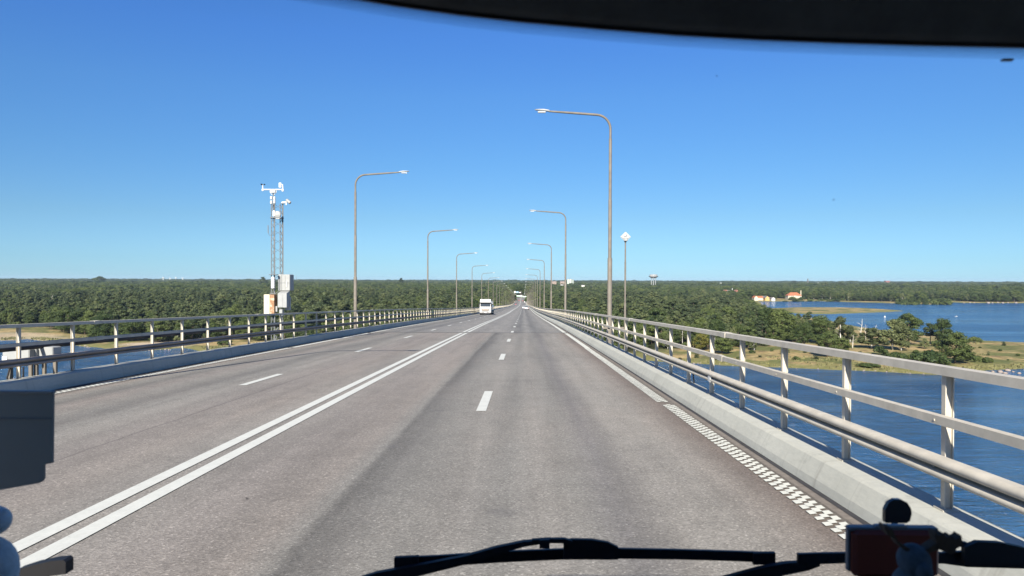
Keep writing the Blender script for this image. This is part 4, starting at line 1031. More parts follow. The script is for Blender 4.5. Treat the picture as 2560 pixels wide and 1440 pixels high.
# scrub on the bridge embankment and on the spit
rs3 = np.random.RandomState(9)
for i in range(260):
    y = rs3.uniform(880, 1500); x = XM + rs3.choice([-1, 1]) * rs3.uniform(10.5, 19); mass.append((x, y, rs3.uniform(3.5, 8.0), 'bush' if rs3.uniform() < .6 else 'birch', 1.0))
for i in range(90):
    px = rs3.uniform(2240, 2375); py = rs3.uniform(754.5, 760.5); g = W(px, py, 1.2); mass.append((g.x, g.y, rs3.uniform(3, 10), 'oak' if rs3.uniform() < .6 else 'bush', 1.1))
for i in range(70):
    px = rs3.uniform(1960, 2560); py = rs3.uniform(750.5, 753); g = W(px, py, 1.2); mass.append((g.x, g.y, rs3.uniform(3, 8), 'bush' if rs3.uniform() < .6 else 'birch', 1.2))
vcol = bpy.data.collections.new('forest_sources'); vindex = {}
def joined(cr, tk):
    ms = [m for m in (tk, cr) if m is not None]; me = bpy.data.meshes.new('forest_tree')
    co, lv, ls, mi, tt, mats = [], [], [], [], [], []; vo = 0
    for k, m in enumerate(ms):
        a = np.empty(len(m.vertices) * 3, np.float32); m.vertices.foreach_get('co', a); co.append(a)
        b = np.empty(len(m.loops), np.int32); m.loops.foreach_get('vertex_index', b); lv.append(b + vo)
        c = np.empty(len(m.polygons), np.int32); m.polygons.foreach_get('loop_total', c); ls.append(c)
        mi.append(np.full(len(c), k, np.int32)); mats.append(m.materials[0]); vo += len(m.vertices)
        t = np.zeros(len(c), np.float32)
        if 'tint' in m.attributes: m.attributes['tint'].data.foreach_get('value', t)
        tt.append(t)
    co = np.concatenate(co); lv = np.concatenate(lv); ls = np.concatenate(ls)
    me.vertices.add(vo); me.vertices.foreach_set('co', co); me.loops.add(len(lv)); me.loops.foreach_set('vertex_index', lv)
    me.polygons.add(len(ls)); me.polygons.foreach_set('loop_start', np.concatenate([[0], np.cumsum(ls)[:-1]]).astype(np.int32)); me.polygons.foreach_set('loop_total', ls)
    for m in mats: me.materials.append(m)
    me.polygons.foreach_set('material_index', np.concatenate(mi)); me.update(calc_edges=True)
    at = me.attributes.new('tint', 'FLOAT', 'FACE'); at.data.foreach_set('value', np.concatenate(tt)); return me
i = 0
for k in ('pine', 'oak', 'birch', 'spruce', 'bush'):
    for cr, tk, H, Wd in KINDS[k]:
        o = bpy.data.objects.new('forest_tree_%02d' % i, joined(cr, tk)); vcol.objects.link(o); vindex.setdefault(k, []).append((i, H)); i += 1
pts, vv, sc, rz = [], [], [], []
arr = np.array([(m[0], m[1]) for m in mass]); gz = ground_z(arr[:, 0], arr[:, 1])
for (x, y, h, k, wide), z in zip(mass, gz):
    vi, H = vindex[k][rs.randint(len(vindex[k]))]
    s = h / H; pts.append((x, y, z - .2)); vv.append(vi); sc.append((s * wide * rs.uniform(.95, 1.3), s * wide * rs.uniform(.95, 1.3), s * (1 + .10 * (wide - 1)))); rz.append(rs.uniform(0, 6.28))
fm = bpy.data.meshes.new('forest'); fm.from_pydata(pts, [], [])
a = fm.attributes.new('variant', 'INT', 'POINT'); a.data.foreach_set('value', np.array(vv, np.int32))
a = fm.attributes.new('grow', 'FLOAT_VECTOR', 'POINT'); a.data.foreach_set('vector', np.array(sc, np.float32).ravel())
a = fm.attributes.new('turn', 'FLOAT', 'POINT'); a.data.foreach_set('value', np.array(rz, np.float32))
forest = tag(link(bpy.data.objects.new('forest', fm)), 'dense green mixed forest stretching behind the nearest trees to the horizon', 'forest', kind='stuff')
ng = bpy.data.node_groups.new('forest_scatter', 'GeometryNodeTree')
ng.interface.new_socket('Geometry', in_out='INPUT', socket_type='NodeSocketGeometry'); ng.interface.new_socket('Geometry', in_out='OUTPUT', socket_type='NodeSocketGeometry')
gi, go = ng.nodes.new('NodeGroupInput'), ng.nodes.new('NodeGroupOutput')
ci = ng.nodes.new('GeometryNodeCollectionInfo'); ci.inputs['Collection'].default_value = vcol; ci.inputs['Separate Children'].default_value = True; ci.inputs['Reset Children'].default_value = True
ip = ng.nodes.new('GeometryNodeInstanceOnPoints'); ip.inputs['Pick Instance'].default_value = True
def na_(nm, t):
    n = ng.nodes.new('GeometryNodeInputNamedAttribute'); n.data_type = t; n.inputs['Name'].default_value = nm; return n.outputs['Attribute']
cx = ng.nodes.new('ShaderNodeCombineXYZ'); ng.links.new(na_('turn', 'FLOAT'), cx.inputs[2])
e2r = ng.nodes.new('FunctionNodeEulerToRotation'); ng.links.new(cx.outputs[0], e2r.inputs[0])
ng.links.new(gi.outputs[0], ip.inputs['Points']); ng.links.new(ci.outputs[0], ip.inputs['Instance']); ng.links.new(na_('variant', 'INT'), ip.inputs['Instance Index'])
ng.links.new(e2r.outputs[0], ip.inputs['Rotation']); ng.links.new(na_('grow', 'FLOAT_VECTOR'), ip.inputs['Scale']); ng.links.new(ip.outputs[0], go.inputs[0])
md = forest.modifiers.new('scatter', 'NODES'); md.node_group = ng
print('forest instances', len(pts), 'solo', pick_n)

# ------------------------------------------------------------------ shore rocks, boats, buoys
rk = []
for v in range(4):
    mb = MB(); rr = random.Random(v + 5); mb.ball((0, 0, .25), (1, .75 + .2 * rr.random(), .62), 9, 6, 0, .16, rr); rk.append(mb.mesh('rock', M['rock'], 'all'))
def rock(px, py, wpx, label, group='pale rocks along the waterline'):
    g = W(px, py, .05); d = P(g)[2]; s = wpx * d / FPX / 2
    o = bpy.data.objects.new('rock', R.choice(rk)); link(o); o.location = (g.x, g.y, -.05 * s); o.scale = (s, s * .9, s * R.uniform(.75, 1.0)); o.rotation_euler = (0, 0, R.uniform(0, 6.28)); tag(o, label, 'rock', group)
for a in [(2519, 927, 15, 'largest pink granite boulder at the inlet on the far right'), (2500, 931, 18, 'broad pale boulder left of the largest boulder at the inlet'), (2482, 930, 9, 'small pale boulder at the left end of the inlet boulders'), (2548, 934, 10, 'lone dark sided boulder out in the water on the far right'), (2513, 934, 12, 'flat boulder in front of the largest boulder at the inlet'), (2533, 930, 7, 'small boulder right of the largest boulder at the inlet')]: rock(*a)
sh = [(a, b) for a, b in shore_px if 1560 <= a <= 2420 and b > 880]
for k in range(46):
    px = R.uniform(1640, 2330); py = float(np.interp(px, [p[0] for p in sh], [p[1] for p in sh])) + R.uniform(-3.0, .5)
    rock(px, py, R.uniform(2.5, 7), 'small pale stone on the waterline below the dry bank right of the bridge')
for k in range(16):
    px = R.uniform(150, 460); py = float(np.interp(px, [100, 187, 229, 271, 340, 410, 460], [853, 863, 868, 873, 876, 874, 871])) + R.uniform(-1.5, 2)
    rock(px, py, R.uniform(3, 8), 'small pale stone on the left shore seen between the railing beams')
for k in range(12):
    px = R.uniform(2330, 2560); rock(px, 757.6 + R.uniform(-.3, .8), R.uniform(4, 9), 'low pale skerry stone off the far shore')
for k in range(9):
    px = R.uniform(2500, 2560); rock(px, 857.5 + R.uniform(-.6, .8), R.uniform(4, 9), 'pale stone on the back shore of the point at the right edge')
def boat(px, py, wpx, label):
    g = W(px, py, 0); s = wpx * P(g)[2] / FPX; b = empty('motor_boat', (g.x, g.y, 0), rad(12), label, 'boat', 'small boats on the water'); L = s / 2
    mb = MB(); n = 9; rings = []
    for t in range(n):
        u = -1 + 2 * t / (n - 1); w = .32 * L * (1 - max(0, u) ** 2.2) * (1 if u > -.95 else .9)
        rings.append([(u * L, -w, .16 * L + .05 * L * max(0, u)), (u * L, -w * .6, -.06 * L), (u * L, w * .6, -.06 * L), (u * L, w, .16 * L + .05 * L * max(0, u))])
    loft(mb, rings); mb.build('hull', M['white_metal'], b)
    MB().bbox(-.35 * L, .30 * L, -.2 * L, .2 * L, .15 * L, .42 * L, .04 * L).build('cabin', M['white_metal'], b)
    MB().bbox(.28 * L, .31 * L, -.17 * L, .17 * L, .24 * L, .38 * L, .005 * L).build('windscreen', M['glass_dark'], b)
boat(2391, 791.5, 8, 'white motor boat on the open water at the far right')
for px, lab in ((2212, 'left of two tiny white buoys beyond the point'), (2262, 'right of two tiny white buoys beyond the point')):
    g = W(px, 793.2, 0); o = MB().lathe([(.2, -.3), (1.0, 0), (1.05, .5), (.5, 1.1), (.12, 1.4), (.12, 2.2)], (0, 0, 0), 12).build('buoy', M['white_metal'], loc=(g.x, g.y, 0), smooth=True); tag(o, lab, 'buoy', 'white buoys')

# ------------------------------------------------------------------ far buildings
def hue(n, c, **k): return paint(n, c, .8, .1, .6, **k)
BR, CRM, WHT, YEL, ORG, SLT, GRN, RDB = hue('red brick', (.30, .13, .09)), hue('cream render', (.50, .45, .35)), hue('white render', (.55, .54, .51)), hue('yellow render', (.50, .33, .11)), hue('orange roof tile', (.34, .12, .055)), hue('slate roof', (.17, .15, .15)), hue('pale green panel', (.46, .52, .45)), hue('brown brick', (.26, .19, .15))
PANE = M['glass_dark']
def house(name, px0, px1, py0, py1, py2, d, label, wallm, roofm, kind='gable', cat='house', wins=(4, 1), depth=None, rz=0, group=None):
    """walls from py0 (foot) up to py1 (eaves), roof ridge at py2; distance d along the road axis"""
    a, b = WD(px0, py0, d), WD(px1, py1, d); top = WD(px0, py2, d).z
    w = (b.x - a.x) / 2; cxx = (a.x + b.x) / 2; dp = depth or w * .9; zb = a.z
    h = empty(name, (cxx, d, zb), rz, label, cat, group); H = b.z - zb; Hr = top - b.z
    MB().box(-w, w, 0, dp, -6, H).build('wall', wallm, h)
    e = .04 * w + .25
    if kind == 'gable':
        rf = MB().prism([(-e, H - .1), (dp + e, H - .1), (dp + e, H + .15), (dp / 2, H + Hr), (-e, H + .15)], -w - e, w + e, 'x').build('roof', roofm, h)
    elif kind == 'front_gable':
        rf = MB().prism([(-w - e, H - .1), (-w - e, H + .2), (0, H + Hr), (w + e, H + .2), (w + e, H - .1)], .15, dp + e, 'y').build('roof', roofm, h)
        MB().prism([(-w, H), (0, H + Hr * .94), (w, H)], -.02, .14, 'y').build('gable_wall', wallm, h)
    elif kind == 'hip':
        mb = MB(); i = min(w * .5, dp * .45); mb.add([(-w - e, -e, H), (w + e, -e, H), (w + e, dp + e, H), (-w - e, dp + e, H), (-w + i, dp * .45, H + Hr), (w - i, dp * .45, H + Hr), (w - i, dp * .55, H + Hr), (-w + i, dp * .55, H + Hr)], [(0, 1, 2, 3), (4, 5, 6, 7), (0, 1, 5, 4), (1, 2, 6, 5), (2, 3, 7, 6), (3, 0, 4, 7)]); rf = mb.build('roof', roofm, h)
    else:
        rf = MB().box(-w - .2, w + .2, -.2, dp + .2, H, H + max(.5, Hr)).build('roof', roofm, h)
    c, r = wins
    for j in range(r):
        for k in range(c):
            ww = w * 2 / c; x0 = -w + ww * (k + .3); z0 = H * (j + .3) / r
            f = MB().box(x0, x0 + ww * .4, -.10, .02, z0, z0 + H / r * .45).build('window', M['white_metal'], h)
            MB().box(x0 + ww * .05, x0 + ww * .35, -.14, -.101, z0 + H / r * .04, z0 + H / r * .41).build('pane', PANE, f)
    return h, w, H, Hr, dp, rf
v, w, H, Hr, dp, rf = house('villa', 1970.5, 2004, 747, 739, 731, 1500, 'white shore villa with orange hipped roof standing by the water', CRM, ORG, 'hip', 'villa', (7, 2), 16)
MB().box(-w * .22, w * .22, -2.0, -.02, -3, H * .98).build('porch', CRM, v)
for xx in (-.32, .18): 
    MB().prism([(xx * w - 1.2, H + Hr * .25), (xx * w, H + Hr * .62), (xx * w + 1.2, H + Hr * .25)], dp * .12, dp * .4, 'y').build('dormer', SLT, rf)
MB().box(w * .98, w * 1.04 + .6, dp * .3, dp * .3 + 1.2, -4, H + Hr + 4).build('chimney', CRM, v)
house('harbour_house', 1886, 1895, 749.5, 744.5, 739.5, 1450, 'cream gabled boathouse at the left end of the harbour row', CRM, ORG, 'front_gable', wins=(2, 1), depth=16, group='harbour houses at the shore')
house('harbour_house', 1893, 1908, 748.5, 744.5, 740, 1462, 'long house with orange tiled roof between the gabled boathouses', CRM, ORG, 'gable', wins=(5, 1), depth=12, group='harbour houses at the shore')
house('harbour_house', 1905, 1914.5, 748.5, 745, 740, 1470, 'grey roofed boathouse left of the yellow gable', CRM, SLT, 'gable', wins=(3, 1), depth=12, group='harbour houses at the shore')
house('harbour_house', 1913.5, 1923.5, 749, 745, 740, 1455, 'bright yellow gabled boathouse', YEL, SLT, 'front_gable', wins=(2, 1), depth=18, group='harbour houses at the shore')
house('harbour_house', 1921, 1930, 749, 745.5, 743, 1475, 'low house with orange roof behind the white gable', YEL, ORG, 'gable', wins=(3, 1), depth=10, group='harbour houses at the shore')
house('harbour_house', 1929, 1938, 749.8, 746.5, 743, 1450, 'white gabled boathouse at the right end of the harbour row', WHT, SLT, 'front_gable', wins=(2, 1), depth=14, group='harbour houses at the shore')
house('shed', 1852, 1869, 750, 747, 743.5, 1420, 'low white shed with pale roof peeping over the trees', WHT, WHT, 'gable', wins=(3, 1), depth=9)
hh, w, H, Hr, dp, rf = house('brick_house', 1812, 1820.5, 740, 731, 724.5, 1640, 'red brick house with steep front gable left of the slate roof', BR, BR, 'front_gable', wins=(2, 2), depth=22)
house('brick_hall', 1820, 1842, 738, 732, 725.5, 1665, 'long brick hall with slate roof between two brick gables', BR, SLT, 'gable', cat='hall', wins=(7, 1), depth=16)
hh, w, H, Hr, dp, rf = house('brick_house', 1839, 1848, 740, 731, 724.5, 1645, 'red brick house with gable right of the slate roofed hall', BR, BR, 'front_gable', wins=(2, 2), depth=20)
house('brick_tower', 1850.5, 1855, 739, 727, 724.5, 1650, 'narrow red brick tower at the right end of the brick group', BR, SLT, 'hip', cat='tower', wins=(1, 3), depth=5)
def mast_far(name, px, py0, py1, d, r, mat, label, cat='mast', r2=None):
    a, b = WD(px, py0, d), WD(px, py1, d)
    o = MB().lathe([(r, -8), (r, (b.z - a.z) * .5), (r2 or r * .7, b.z - a.z - .5), ((r2 or r * .7) * .5, b.z - a.z)], (0, 0, 0), 10).build(name, mat, loc=(a.x, d, a.z), smooth=True); return tag(o, label, cat)
mast_far('flag_pole', 1830.5, 734, 720, 1630, .55, M['white_metal'], 'white flagpole in front of the slate roofed hall', 'flagpole')
mast_far('flag_pole', 1836, 744, 734, 1500, .45, M['white_metal'], 'short white pole below the brick houses', 'flagpole')
mast_far('chimney_stack', 2019.5, 716, 696.5, 4200, 4.0, hue('dark brick stack', (.11, .10, .095)), 'tall dark chimney stack on the horizon above the white villa', 'chimney')
mast_far('radio_mast', 2045.5, 717, 706, 3600, 1.6, M['white_metal'], 'white mast right of the dark chimney stack', 'mast', 2.2)
mast_far('radio_mast', 740.5, 706, 688, 3600, .9, M['dark_steel'], 'thin lattice radio mast on the horizon right of the weather mast', 'mast')
house('factory_hall', 2027, 2043, 714, 711.5, 711, 3400, 'long low white factory roof among the trees by the dark chimney stack', WHT, WHT, 'flat', cat='factory', wins=(5, 1), depth=60)
house('white_house', 2081.5, 2085.5, 722, 719.5, 718.5, 2400, 'tiny white house among the far trees, left one', WHT, WHT, 'gable', wins=(2, 1), depth=8)
house('white_house', 2093.5, 2096.5, 722.5, 720.5, 719, 2300, 'tiny white house with steep gable among the far trees beside a slimmer one', WHT, WHT, 'front_gable', wins=(1, 1), depth=8)
house('white_house', 2116, 2120, 721.5, 719, 717.8, 2350, 'tiny white house among the far trees, right one', WHT, WHT, 'gable', wins=(2, 1), depth=8)
house('white_house', 2353.5, 2358, 735, 732.6, 731.6, 1900, 'tiny white cabin in the far wood at the right', WHT, SLT, 'gable', wins=(2, 1), depth=8)
house('red_block', 2214.5, 2225, 711, 702.2, 701.8, 5200, 'dark red industrial block on the horizon', RDB and hue('dull red cladding', (.25, .08, .07)), SLT, 'flat', cat='block', wins=(4, 3), depth=26)
for px0, px1, top, lab in ((1418, 1423.8, 698.2, 'left of three pale green tower blocks on the horizon'), (1424.5, 1428.6, 697.6, 'middle of three pale green tower blocks on the horizon'), (1429, 1434.5, 699, 'right of three pale green tower blocks on the horizon, darker')):
    house('tower_block', px0, px1, 712, top, top - .3, 2900 + px0 - 1418, lab, GRN if px0 < 1429 else hue('grey green panel', (.25, .29, .26)), SLT, 'flat', cat='tower block', wins=(3, 8), depth=14, group='pale green tower blocks')
house('apartment_house', 1380, 1391, 709, 703.4, 702, 2600, 'brown apartment house with dark roof behind the second right lamp post', RDB, SLT, 'gable', wins=(5, 3), depth=14)
house('apartment_house', 1400.5, 1411.5, 710, 703.6, 702.2, 2580, 'brown apartment house with dark roof left of the green tower blocks', RDB, SLT, 'gable', wins=(5, 3), depth=14)
house('white_villa', 1453.5, 1462, 720, 713, 711.8, 2000, 'white building with pinkish wall above the wood left of the nearest right lamp post', WHT, SLT, 'hip', wins=(3, 2), depth=10)
house('white_house', 1467, 1470.5, 718.5, 715, 714, 2050, 'small white house right of the white building above the wood', WHT, SLT, 'gable', wins=(1, 1), depth=8)
house('white_house', 1476.5, 1481, 718, 715.5, 714.6, 2050, 'second small white house close to the nearest right lamp post', WHT, SLT, 'gable', wins=(2, 1), depth=8)
house('white_house', 1401.5, 1408, 714.5, 711.5, 710.5, 2300, 'white house below the brown apartment house', WHT, SLT, 'gable', wins=(2, 1), depth=9)
house('white_house', 1731.5, 1734, 713.5, 711.8, 711, 2700, 'lone tiny white house left of the brick houses on the skyline', WHT, WHT, 'gable', wins=(1, 1), depth=8)
house('white_house', 1777, 1781, 710.5, 708, 707.4, 3300, 'white block on the skyline above the brick houses, left of its twin', WHT, WHT, 'flat', wins=(2, 1), depth=10)
house('white_house', 1800, 1804, 710.3, 707.6, 707, 3300, 'white block on the skyline above the brick houses, right of its twin', WHT, WHT, 'flat', wins=(2, 1), depth=10)
house('white_house', 170, 174.5, 703.2, 700.2, 699.7, 4500, 'tiny white house on the left horizon beyond the wood', WHT, WHT, 'flat', wins=(2, 1), depth=12)
# water tower: bowl-shaped tank on splayed legs
td = 2600; a, b = WD(1633.5, 716, td), WD(1633.5, 686, td); m = td / FPX
wt = empty('water_tower', (a.x, td, a.z), 0, 'pale concrete water tower with flaring bowl on tall legs', 'water tower')
H = b.z - a.z; zt = WD(1633.5, 695.5, td).z - a.z
mb = MB(); mb.lathe([(5 * m, zt), (7.2 * m, zt + 1.5), (9.5 * m, zt + 3.6), (12.2 * m, zt + 7.2), (12.4 * m, zt + 7.9), (9 * m, zt + 8.3), (8.5 * m, H - 2), (7.5 * m, H - .2), (2 * m, H)], (0, 0, 0), 24)
mb.build('tank', hue('pale tower concrete', (.46, .46, .45)), wt, smooth=True)
for k in range(6):
    w_ = k * math.pi / 3 + .3; mb = MB(); mb.tube([(5.6 * m * math.cos(w_), 5.6 * m * math.sin(w_), -14), (5.8 * m * math.cos(w_), 5.8 * m * math.sin(w_), zt + 1.0)], 1.15, 8); mb.build('leg', M['white_dirty'], wt, smooth=True)
mb = MB()
for k in range(16):
    w_ = k * math.pi / 8; mb.box(8.3 * m * math.cos(w_) - 1.5, 8.3 * m * math.cos(w_) + 1.5, 8.3 * m * math.sin(w_) - 1.5, 8.3 * m * math.sin(w_) + 1.5, zt + 7.0, H - .6)
mb.build('window_ring', M['dark_steel'], wt)
# wind turbines, hair-thin at the horizon
for px, h_, lab in ((408, 8, 'tallest pale wind turbine on the left horizon'), (425, 6, 'second pale wind turbine on the left horizon'), (440, 7, 'third pale wind turbine on the left horizon'), (457, 6, 'right-hand pale wind turbine on the left horizon')):
    d = 5600; a = WD(px, 702.5, d); m = d / FPX; t = empty('wind_turbine', (a.x, d, a.z), 0, lab, 'wind turbine', 'wind turbines on the horizon'); hz_ = h_ * m
    MB().lathe([(3.2, -20), (2.0, hz_)], (0, 0, 0), 10).build('tower', M['white_metal'], t); MB().bbox(-3, 3, -4, 8, hz_, hz_ + 5, 1).build('nacelle', M['white_metal'], t)
    for k in range(3):
        w_ = k * 2.094 + px; MB().prism([(0, hz_ + 1), (4.5 * m * math.cos(w_) * .95, hz_ + 2.5 + 4.5 * m * math.sin(w_)), (0, hz_ + 4.5)], -6, -4.6, 'y').build('blade', M['white_metal'], t)
# sign gantries where the bridge meets the wood
MINT, SBLUE = paint('mint green sign face', (.50, .68, .56), .4, .05), paint('pale blue sign face', (.35, .55, .75), .4, .05)
def gantry(d, panels, px_posts, label, name='sign_gantry'):
    z = zd(d); g = empty(name, (XM, d, z), 0, label, 'gantry')
    xs = [WD(p, 740, d).x - XM for p in px_posts]; top = max(WD(p[0], p[2], d).z for p in panels) - z
    mb = MB(); mb.bbox(min(xs), max(xs), .1, .4, top - .9, top - .55, .05); mb.build('beam', M['galv'], g)
    for x in xs: MB().bbox(x - .18, x + .18, .08, .44, -1, top - .9, .04).build('post', M['galv'], g)
    for p0, p1, pt, pb, mt in panels:
        a, b = WD(p0, pt, d), WD(p1, pb, d); MB().bbox(a.x - XM, b.x - XM, -.1, .08, b.z - z, a.z - z, .03).build('sign_panel', mt, g)
gantry(1060, [(1291, 1305.5, 738.2, 741.2, MINT), (1306.3, 1317.5, 740.2, 742.8, MINT)], (1289.5, 1319), 'sign gantry with two pale mint panels over the road at the wood')
gantry(1250, [(1285.3, 1289.2, 727.8, 732.4, M['white_metal']), (1290, 1296.2, 729, 732.2, SBLUE), (1297.2, 1302.3, 730.2, 732.4, M['white_metal'])], (1284.5, 1304), 'farther gantry with white and pale blue panels among the trees')

# ------------------------------------------------------------------ the vehicle the photograph is taken from
zc0 = zd(0)
mh = empty('motorhome', (.35, 0, zc0), 0, 'dark interior of the motorhome the view is taken from, with windscreen and wipers', 'motorhome')
OX, OZ = -.35, 40 - zc0                                         # eye position inside the vehicle's own frame
def L(px, py, y):                                               # a point of the vehicle at distance y, seen at (px, py)
    q = WD(px, py, y); return (q.x - .35, q.y, q.z - zc0)
HEAD = paint('dark grey roof lining', (.13, .14, .14), .9, .25, 30)
mb = MB(); mb.box(-1.15, 1.15, -5.5, .30, 3.02, 3.1); mb.build('roof', M['white_dirty'], mh)  # unseen shell, added to shade the cab from the sun behind
MB().box(-1.15, 1.15, -5.6, -5.5, .4, 3.1).build('rear_wall', M['white_dirty'], mh)
LINING = paint('pale wall lining', (.42, .39, .34), .8, .08)  # pale so the unseen walls bounce light inside
for s in (-1, 1):
    a_, b_ = min(s * 1.15, s * 1.19), max(s * 1.15, s * 1.19)
    if s < 0: MB().box(a_, b_, -5.6, .25, .4, 3.1).build('side_wall', LINING, mh); continue  # unseen left wall, closed to keep direct sun out
    MB().box(a_, b_, -5.6, .25, .4, 1.45).box(a_, b_, -5.6, .25, 2.55, 3.1).box(a_, b_, -5.6, -4.2, 1.45, 2.55).box(a_, b_, -2.4, -1.2, 1.45, 2.55).box(a_, b_, .1, .25, 1.45, 2.55).build('side_wall', LINING, mh)  # unseen right wall, openings shaped to let sky light in
MB().box(-1.15, 1.15, -5.5, 1.0, .4, .48).build('floor', HEAD, mh)
MB().box(-1.15, 1.15, -5.49, -5.45, .48, 3.0).build('rear_panel', LINING, mh)
# header: curved lower edge of the roof lining / sun blind
edge_px = [(-500, -330), (-100, -215), (250, -125), (560, -60), (700, -35), (880, -5), (1000, 15), (1150, 36), (1300, 53), (1500, 71), (1700, 87), (1900, 98), (2100, 106), (2300, 112), (2560, 118), (2800, 121), (3300, 121), (4000, 114), (5000, 98), (6000, 74), (6760, 50)]
hy = .50; mb = MB(); vs, fs = [], []
for px, py in edge_px:
    x, y, z = L(px, py, hy)
    for k, (dy, dz) in enumerate(((.012, .004), (.0, .0), (-.012, .003), (-.035, .028), (-.16, .16), (-.30, .42), (-.30, .46), (.02, .46), (.02, .05))): vs.append((x, y + dy, min(z + dz, 3.015 if k > 4 else 3.0)))
n = 9
for i in range(len(edge_px) - 1):
    for k in range(n): fs.append((i * n + k, i * n + (k + 1) % n, i * n + n + (k + 1) % n, i * n + n + k))
fs += [tuple(range(n)), tuple(range(len(vs) - n, len(vs)))]
mb.add(vs, fs); sv = mb.build('sun_visor', HEAD, mh, smooth=True)
MB().tube([tuple(L(px, py - 5, hy - .002)) for px, py in edge_px], .0022, 6).build('edge_trim', M['black'], sv)
# windscreen: a raked clear pane with a printed dotted band along its upper edge
clear = bpy.data.materials.new('clear glass'); clear.use_nodes = True; nt = clear.node_tree; nt.nodes.clear()
ou, tb = nt.nodes.new('ShaderNodeOutputMaterial'), nt.nodes.new('ShaderNodeBsdfTransparent'); tb.inputs[0].default_value = (1, 1, 1, 1); nt.links.new(tb.outputs[0], ou.inputs[0])
mb = MB(); vs, fs = [], []
for i in range(17):
    x = -1.15 + 2.3 * i / 16; c = .10 * (1 - (x / 1.15) ** 2)
    for (y, z) in ((.98 + c, OZ - .62), (.55 + c, 2.98)): vs.append((x, y, z))
fs = [(2 * i, 2 * i + 2, 2 * i + 3, 2 * i + 1) for i in range(16)]
mb.add(vs, fs); ws = mb.build('windscreen', clear, mh)
DOT = M['black_plastic']; mb = MB(); fy = .53
def edge_at(px): return float(np.interp(px, [e[0] for e in edge_px], [e[1] for e in edge_px]))
for row in range(7):
    px = -100 + (row % 2) * 4.5
    while px < 4200:
        py = edge_at(px) + 5 + row * 4.0; s = .00098 * (1 - row * .07)
        x, y, z = L(px, py, fy); mb.add([(x - s, y, z), (x, y - .0004, z - s), (x + s, y, z), (x, y + .0004, z + s)], [(0, 1, 2, 3)]); px += 9
tag(mb.build('dotted_band', DOT, mh))
bs = L(2511, 153, .56); MB().bbox(bs[0] - .004, bs[0] + .004, .555, .559, bs[2] - .0008, bs[2] + .0008, .0004).build('sticker', M['dark_steel'], mh)
bm_ = MB()
for px, py, q_ in ((2084, 499, 1.6), (1792, 190, 1.4), (618, 1246, 2.6)):
    x, y, z = L(px, py, .70); k_ = q_ * .70 / FPX; bm_.ball((x, y, z), (k_ * 1.2, .0006, k_), 8, 5)
bm_.build('bug_mark', M['dark_steel'], mh)
# dashboard below the frame and black cowl edge
MB().prism([(.35, .5), (.98, .5), (.98, OZ - .60), (.70, OZ - .505), (.45, OZ - .52), (.35, OZ - .60)], -1.14, 1.14, 'x').build('dashboard', HEAD, mh)
vs, fs = [], []
for px, py in ((700, 1473), (900, 1462), (1100, 1453), (1300, 1448), (1500, 1445.5), (1700, 1445.5), (1900, 1448), (2100, 1455), (2300, 1466)):
    x, y, z = L(px, py, 1.0); vs += [(x, y, z), (x, y + .02, z - .015), (x, y + .03, z - .1), (x, y, z - .1)]
mb = MB(); m_ = 9; fs = [(i * 4 + k, i * 4 + (k + 1) % 4, i * 4 + 4 + (k + 1) % 4, i * 4 + 4 + k) for i in range(m_ - 1) for k in range(4)]
mb.add(vs, fs); mb.build('cowl_edge', M['black_plastic'], mh)
def ribbon(mb, pts, th, y0, dy=.008):
    """a bar seen edge on: list of (px, py) centre line and thickness in photograph pixels"""
    vs = []
    for i, (px, py) in enumerate(pts):
        t = th[i] if isinstance(th, (list, tuple)) else th
        a, b = L(px, py - t / 2, y0), L(px, py + t / 2, y0)
        vs += [a, (a[0], a[1] + dy, a[2]), (b[0], b[1] + dy, b[2]), b]
    n = len(pts); fs = [(0, 1, 2, 3), tuple(range(4 * n - 4, 4 * n))] + [(i * 4 + k, i * 4 + (k + 1) % 4, i * 4 + 4 + (k + 1) % 4, i * 4 + 4 + k) for i in range(n - 1) for k in range(4)]
    return mb.add(vs, fs)
BK, BP = M['black'], M['black_plastic']
wp = ribbon(MB(), [(820, 1490), (940, 1450), (1060, 1424), (1160, 1402), (1240, 1378), (1310, 1361), (1345, 1357)], [40, 34, 27, 21, 18, 13, 9], 1.19, .01).build('wiper_arm', BK, mh, smooth=True)
ribbon(ribbon(MB(), [(1330, 1357), (1370, 1353), (1412, 1353), (1432, 1360)], [14, 11, 11, 12], 1.19), [(1349, 1361), (1374, 1361)], [20, 22], 1.185, .006).build('hook', BK, wp)
bl = ribbon(MB(), [(985, 1410), (1000, 1408.5), (1100, 1403), (1250, 1393), (1400, 1386.5), (1550, 1384.5), (1700, 1387), (1850, 1391.5), (1925, 1395), (1938, 1397)], [26, 28, 27, 27, 26, 25, 24, 24, 25, 25], 1.21, .006).build('wiper_blade', BP, mh, smooth=True)
tag(bl, 'long centre wiper blade')
for a, b in (((986, 1046), 31), ((1884, 1939), 29)): ribbon(MB(), [(a[0], float(np.interp(a[0], [985, 1938], [1410, 1397]))), (a[1], float(np.interp(a[1], [985, 1100, 1850, 1938], [1410, 1404, 1391.5, 1397])))], b, 1.205, .008).build('end_cap', BK, bl)
ribbon(MB(), [(1409, 1376), (1430, 1374), (1480, 1374.5), (1520, 1378), (1546, 1384)], [46, 50, 49, 43, 30], 1.195, .008).build('connector', BK, bl, smooth=True)
bl = ribbon(MB(), [(1995, 1398), (2050, 1397), (2130, 1395), (2250, 1394), (2360, 1396), (2420, 1398), (2500, 1402), (2620, 1409)], [25, 27, 25, 25, 27, 40, 36, 30], 1.17, .006).build('wiper_blade', BP, mh, smooth=True)
tag(bl, 'right wiper blade passing behind the orange box')
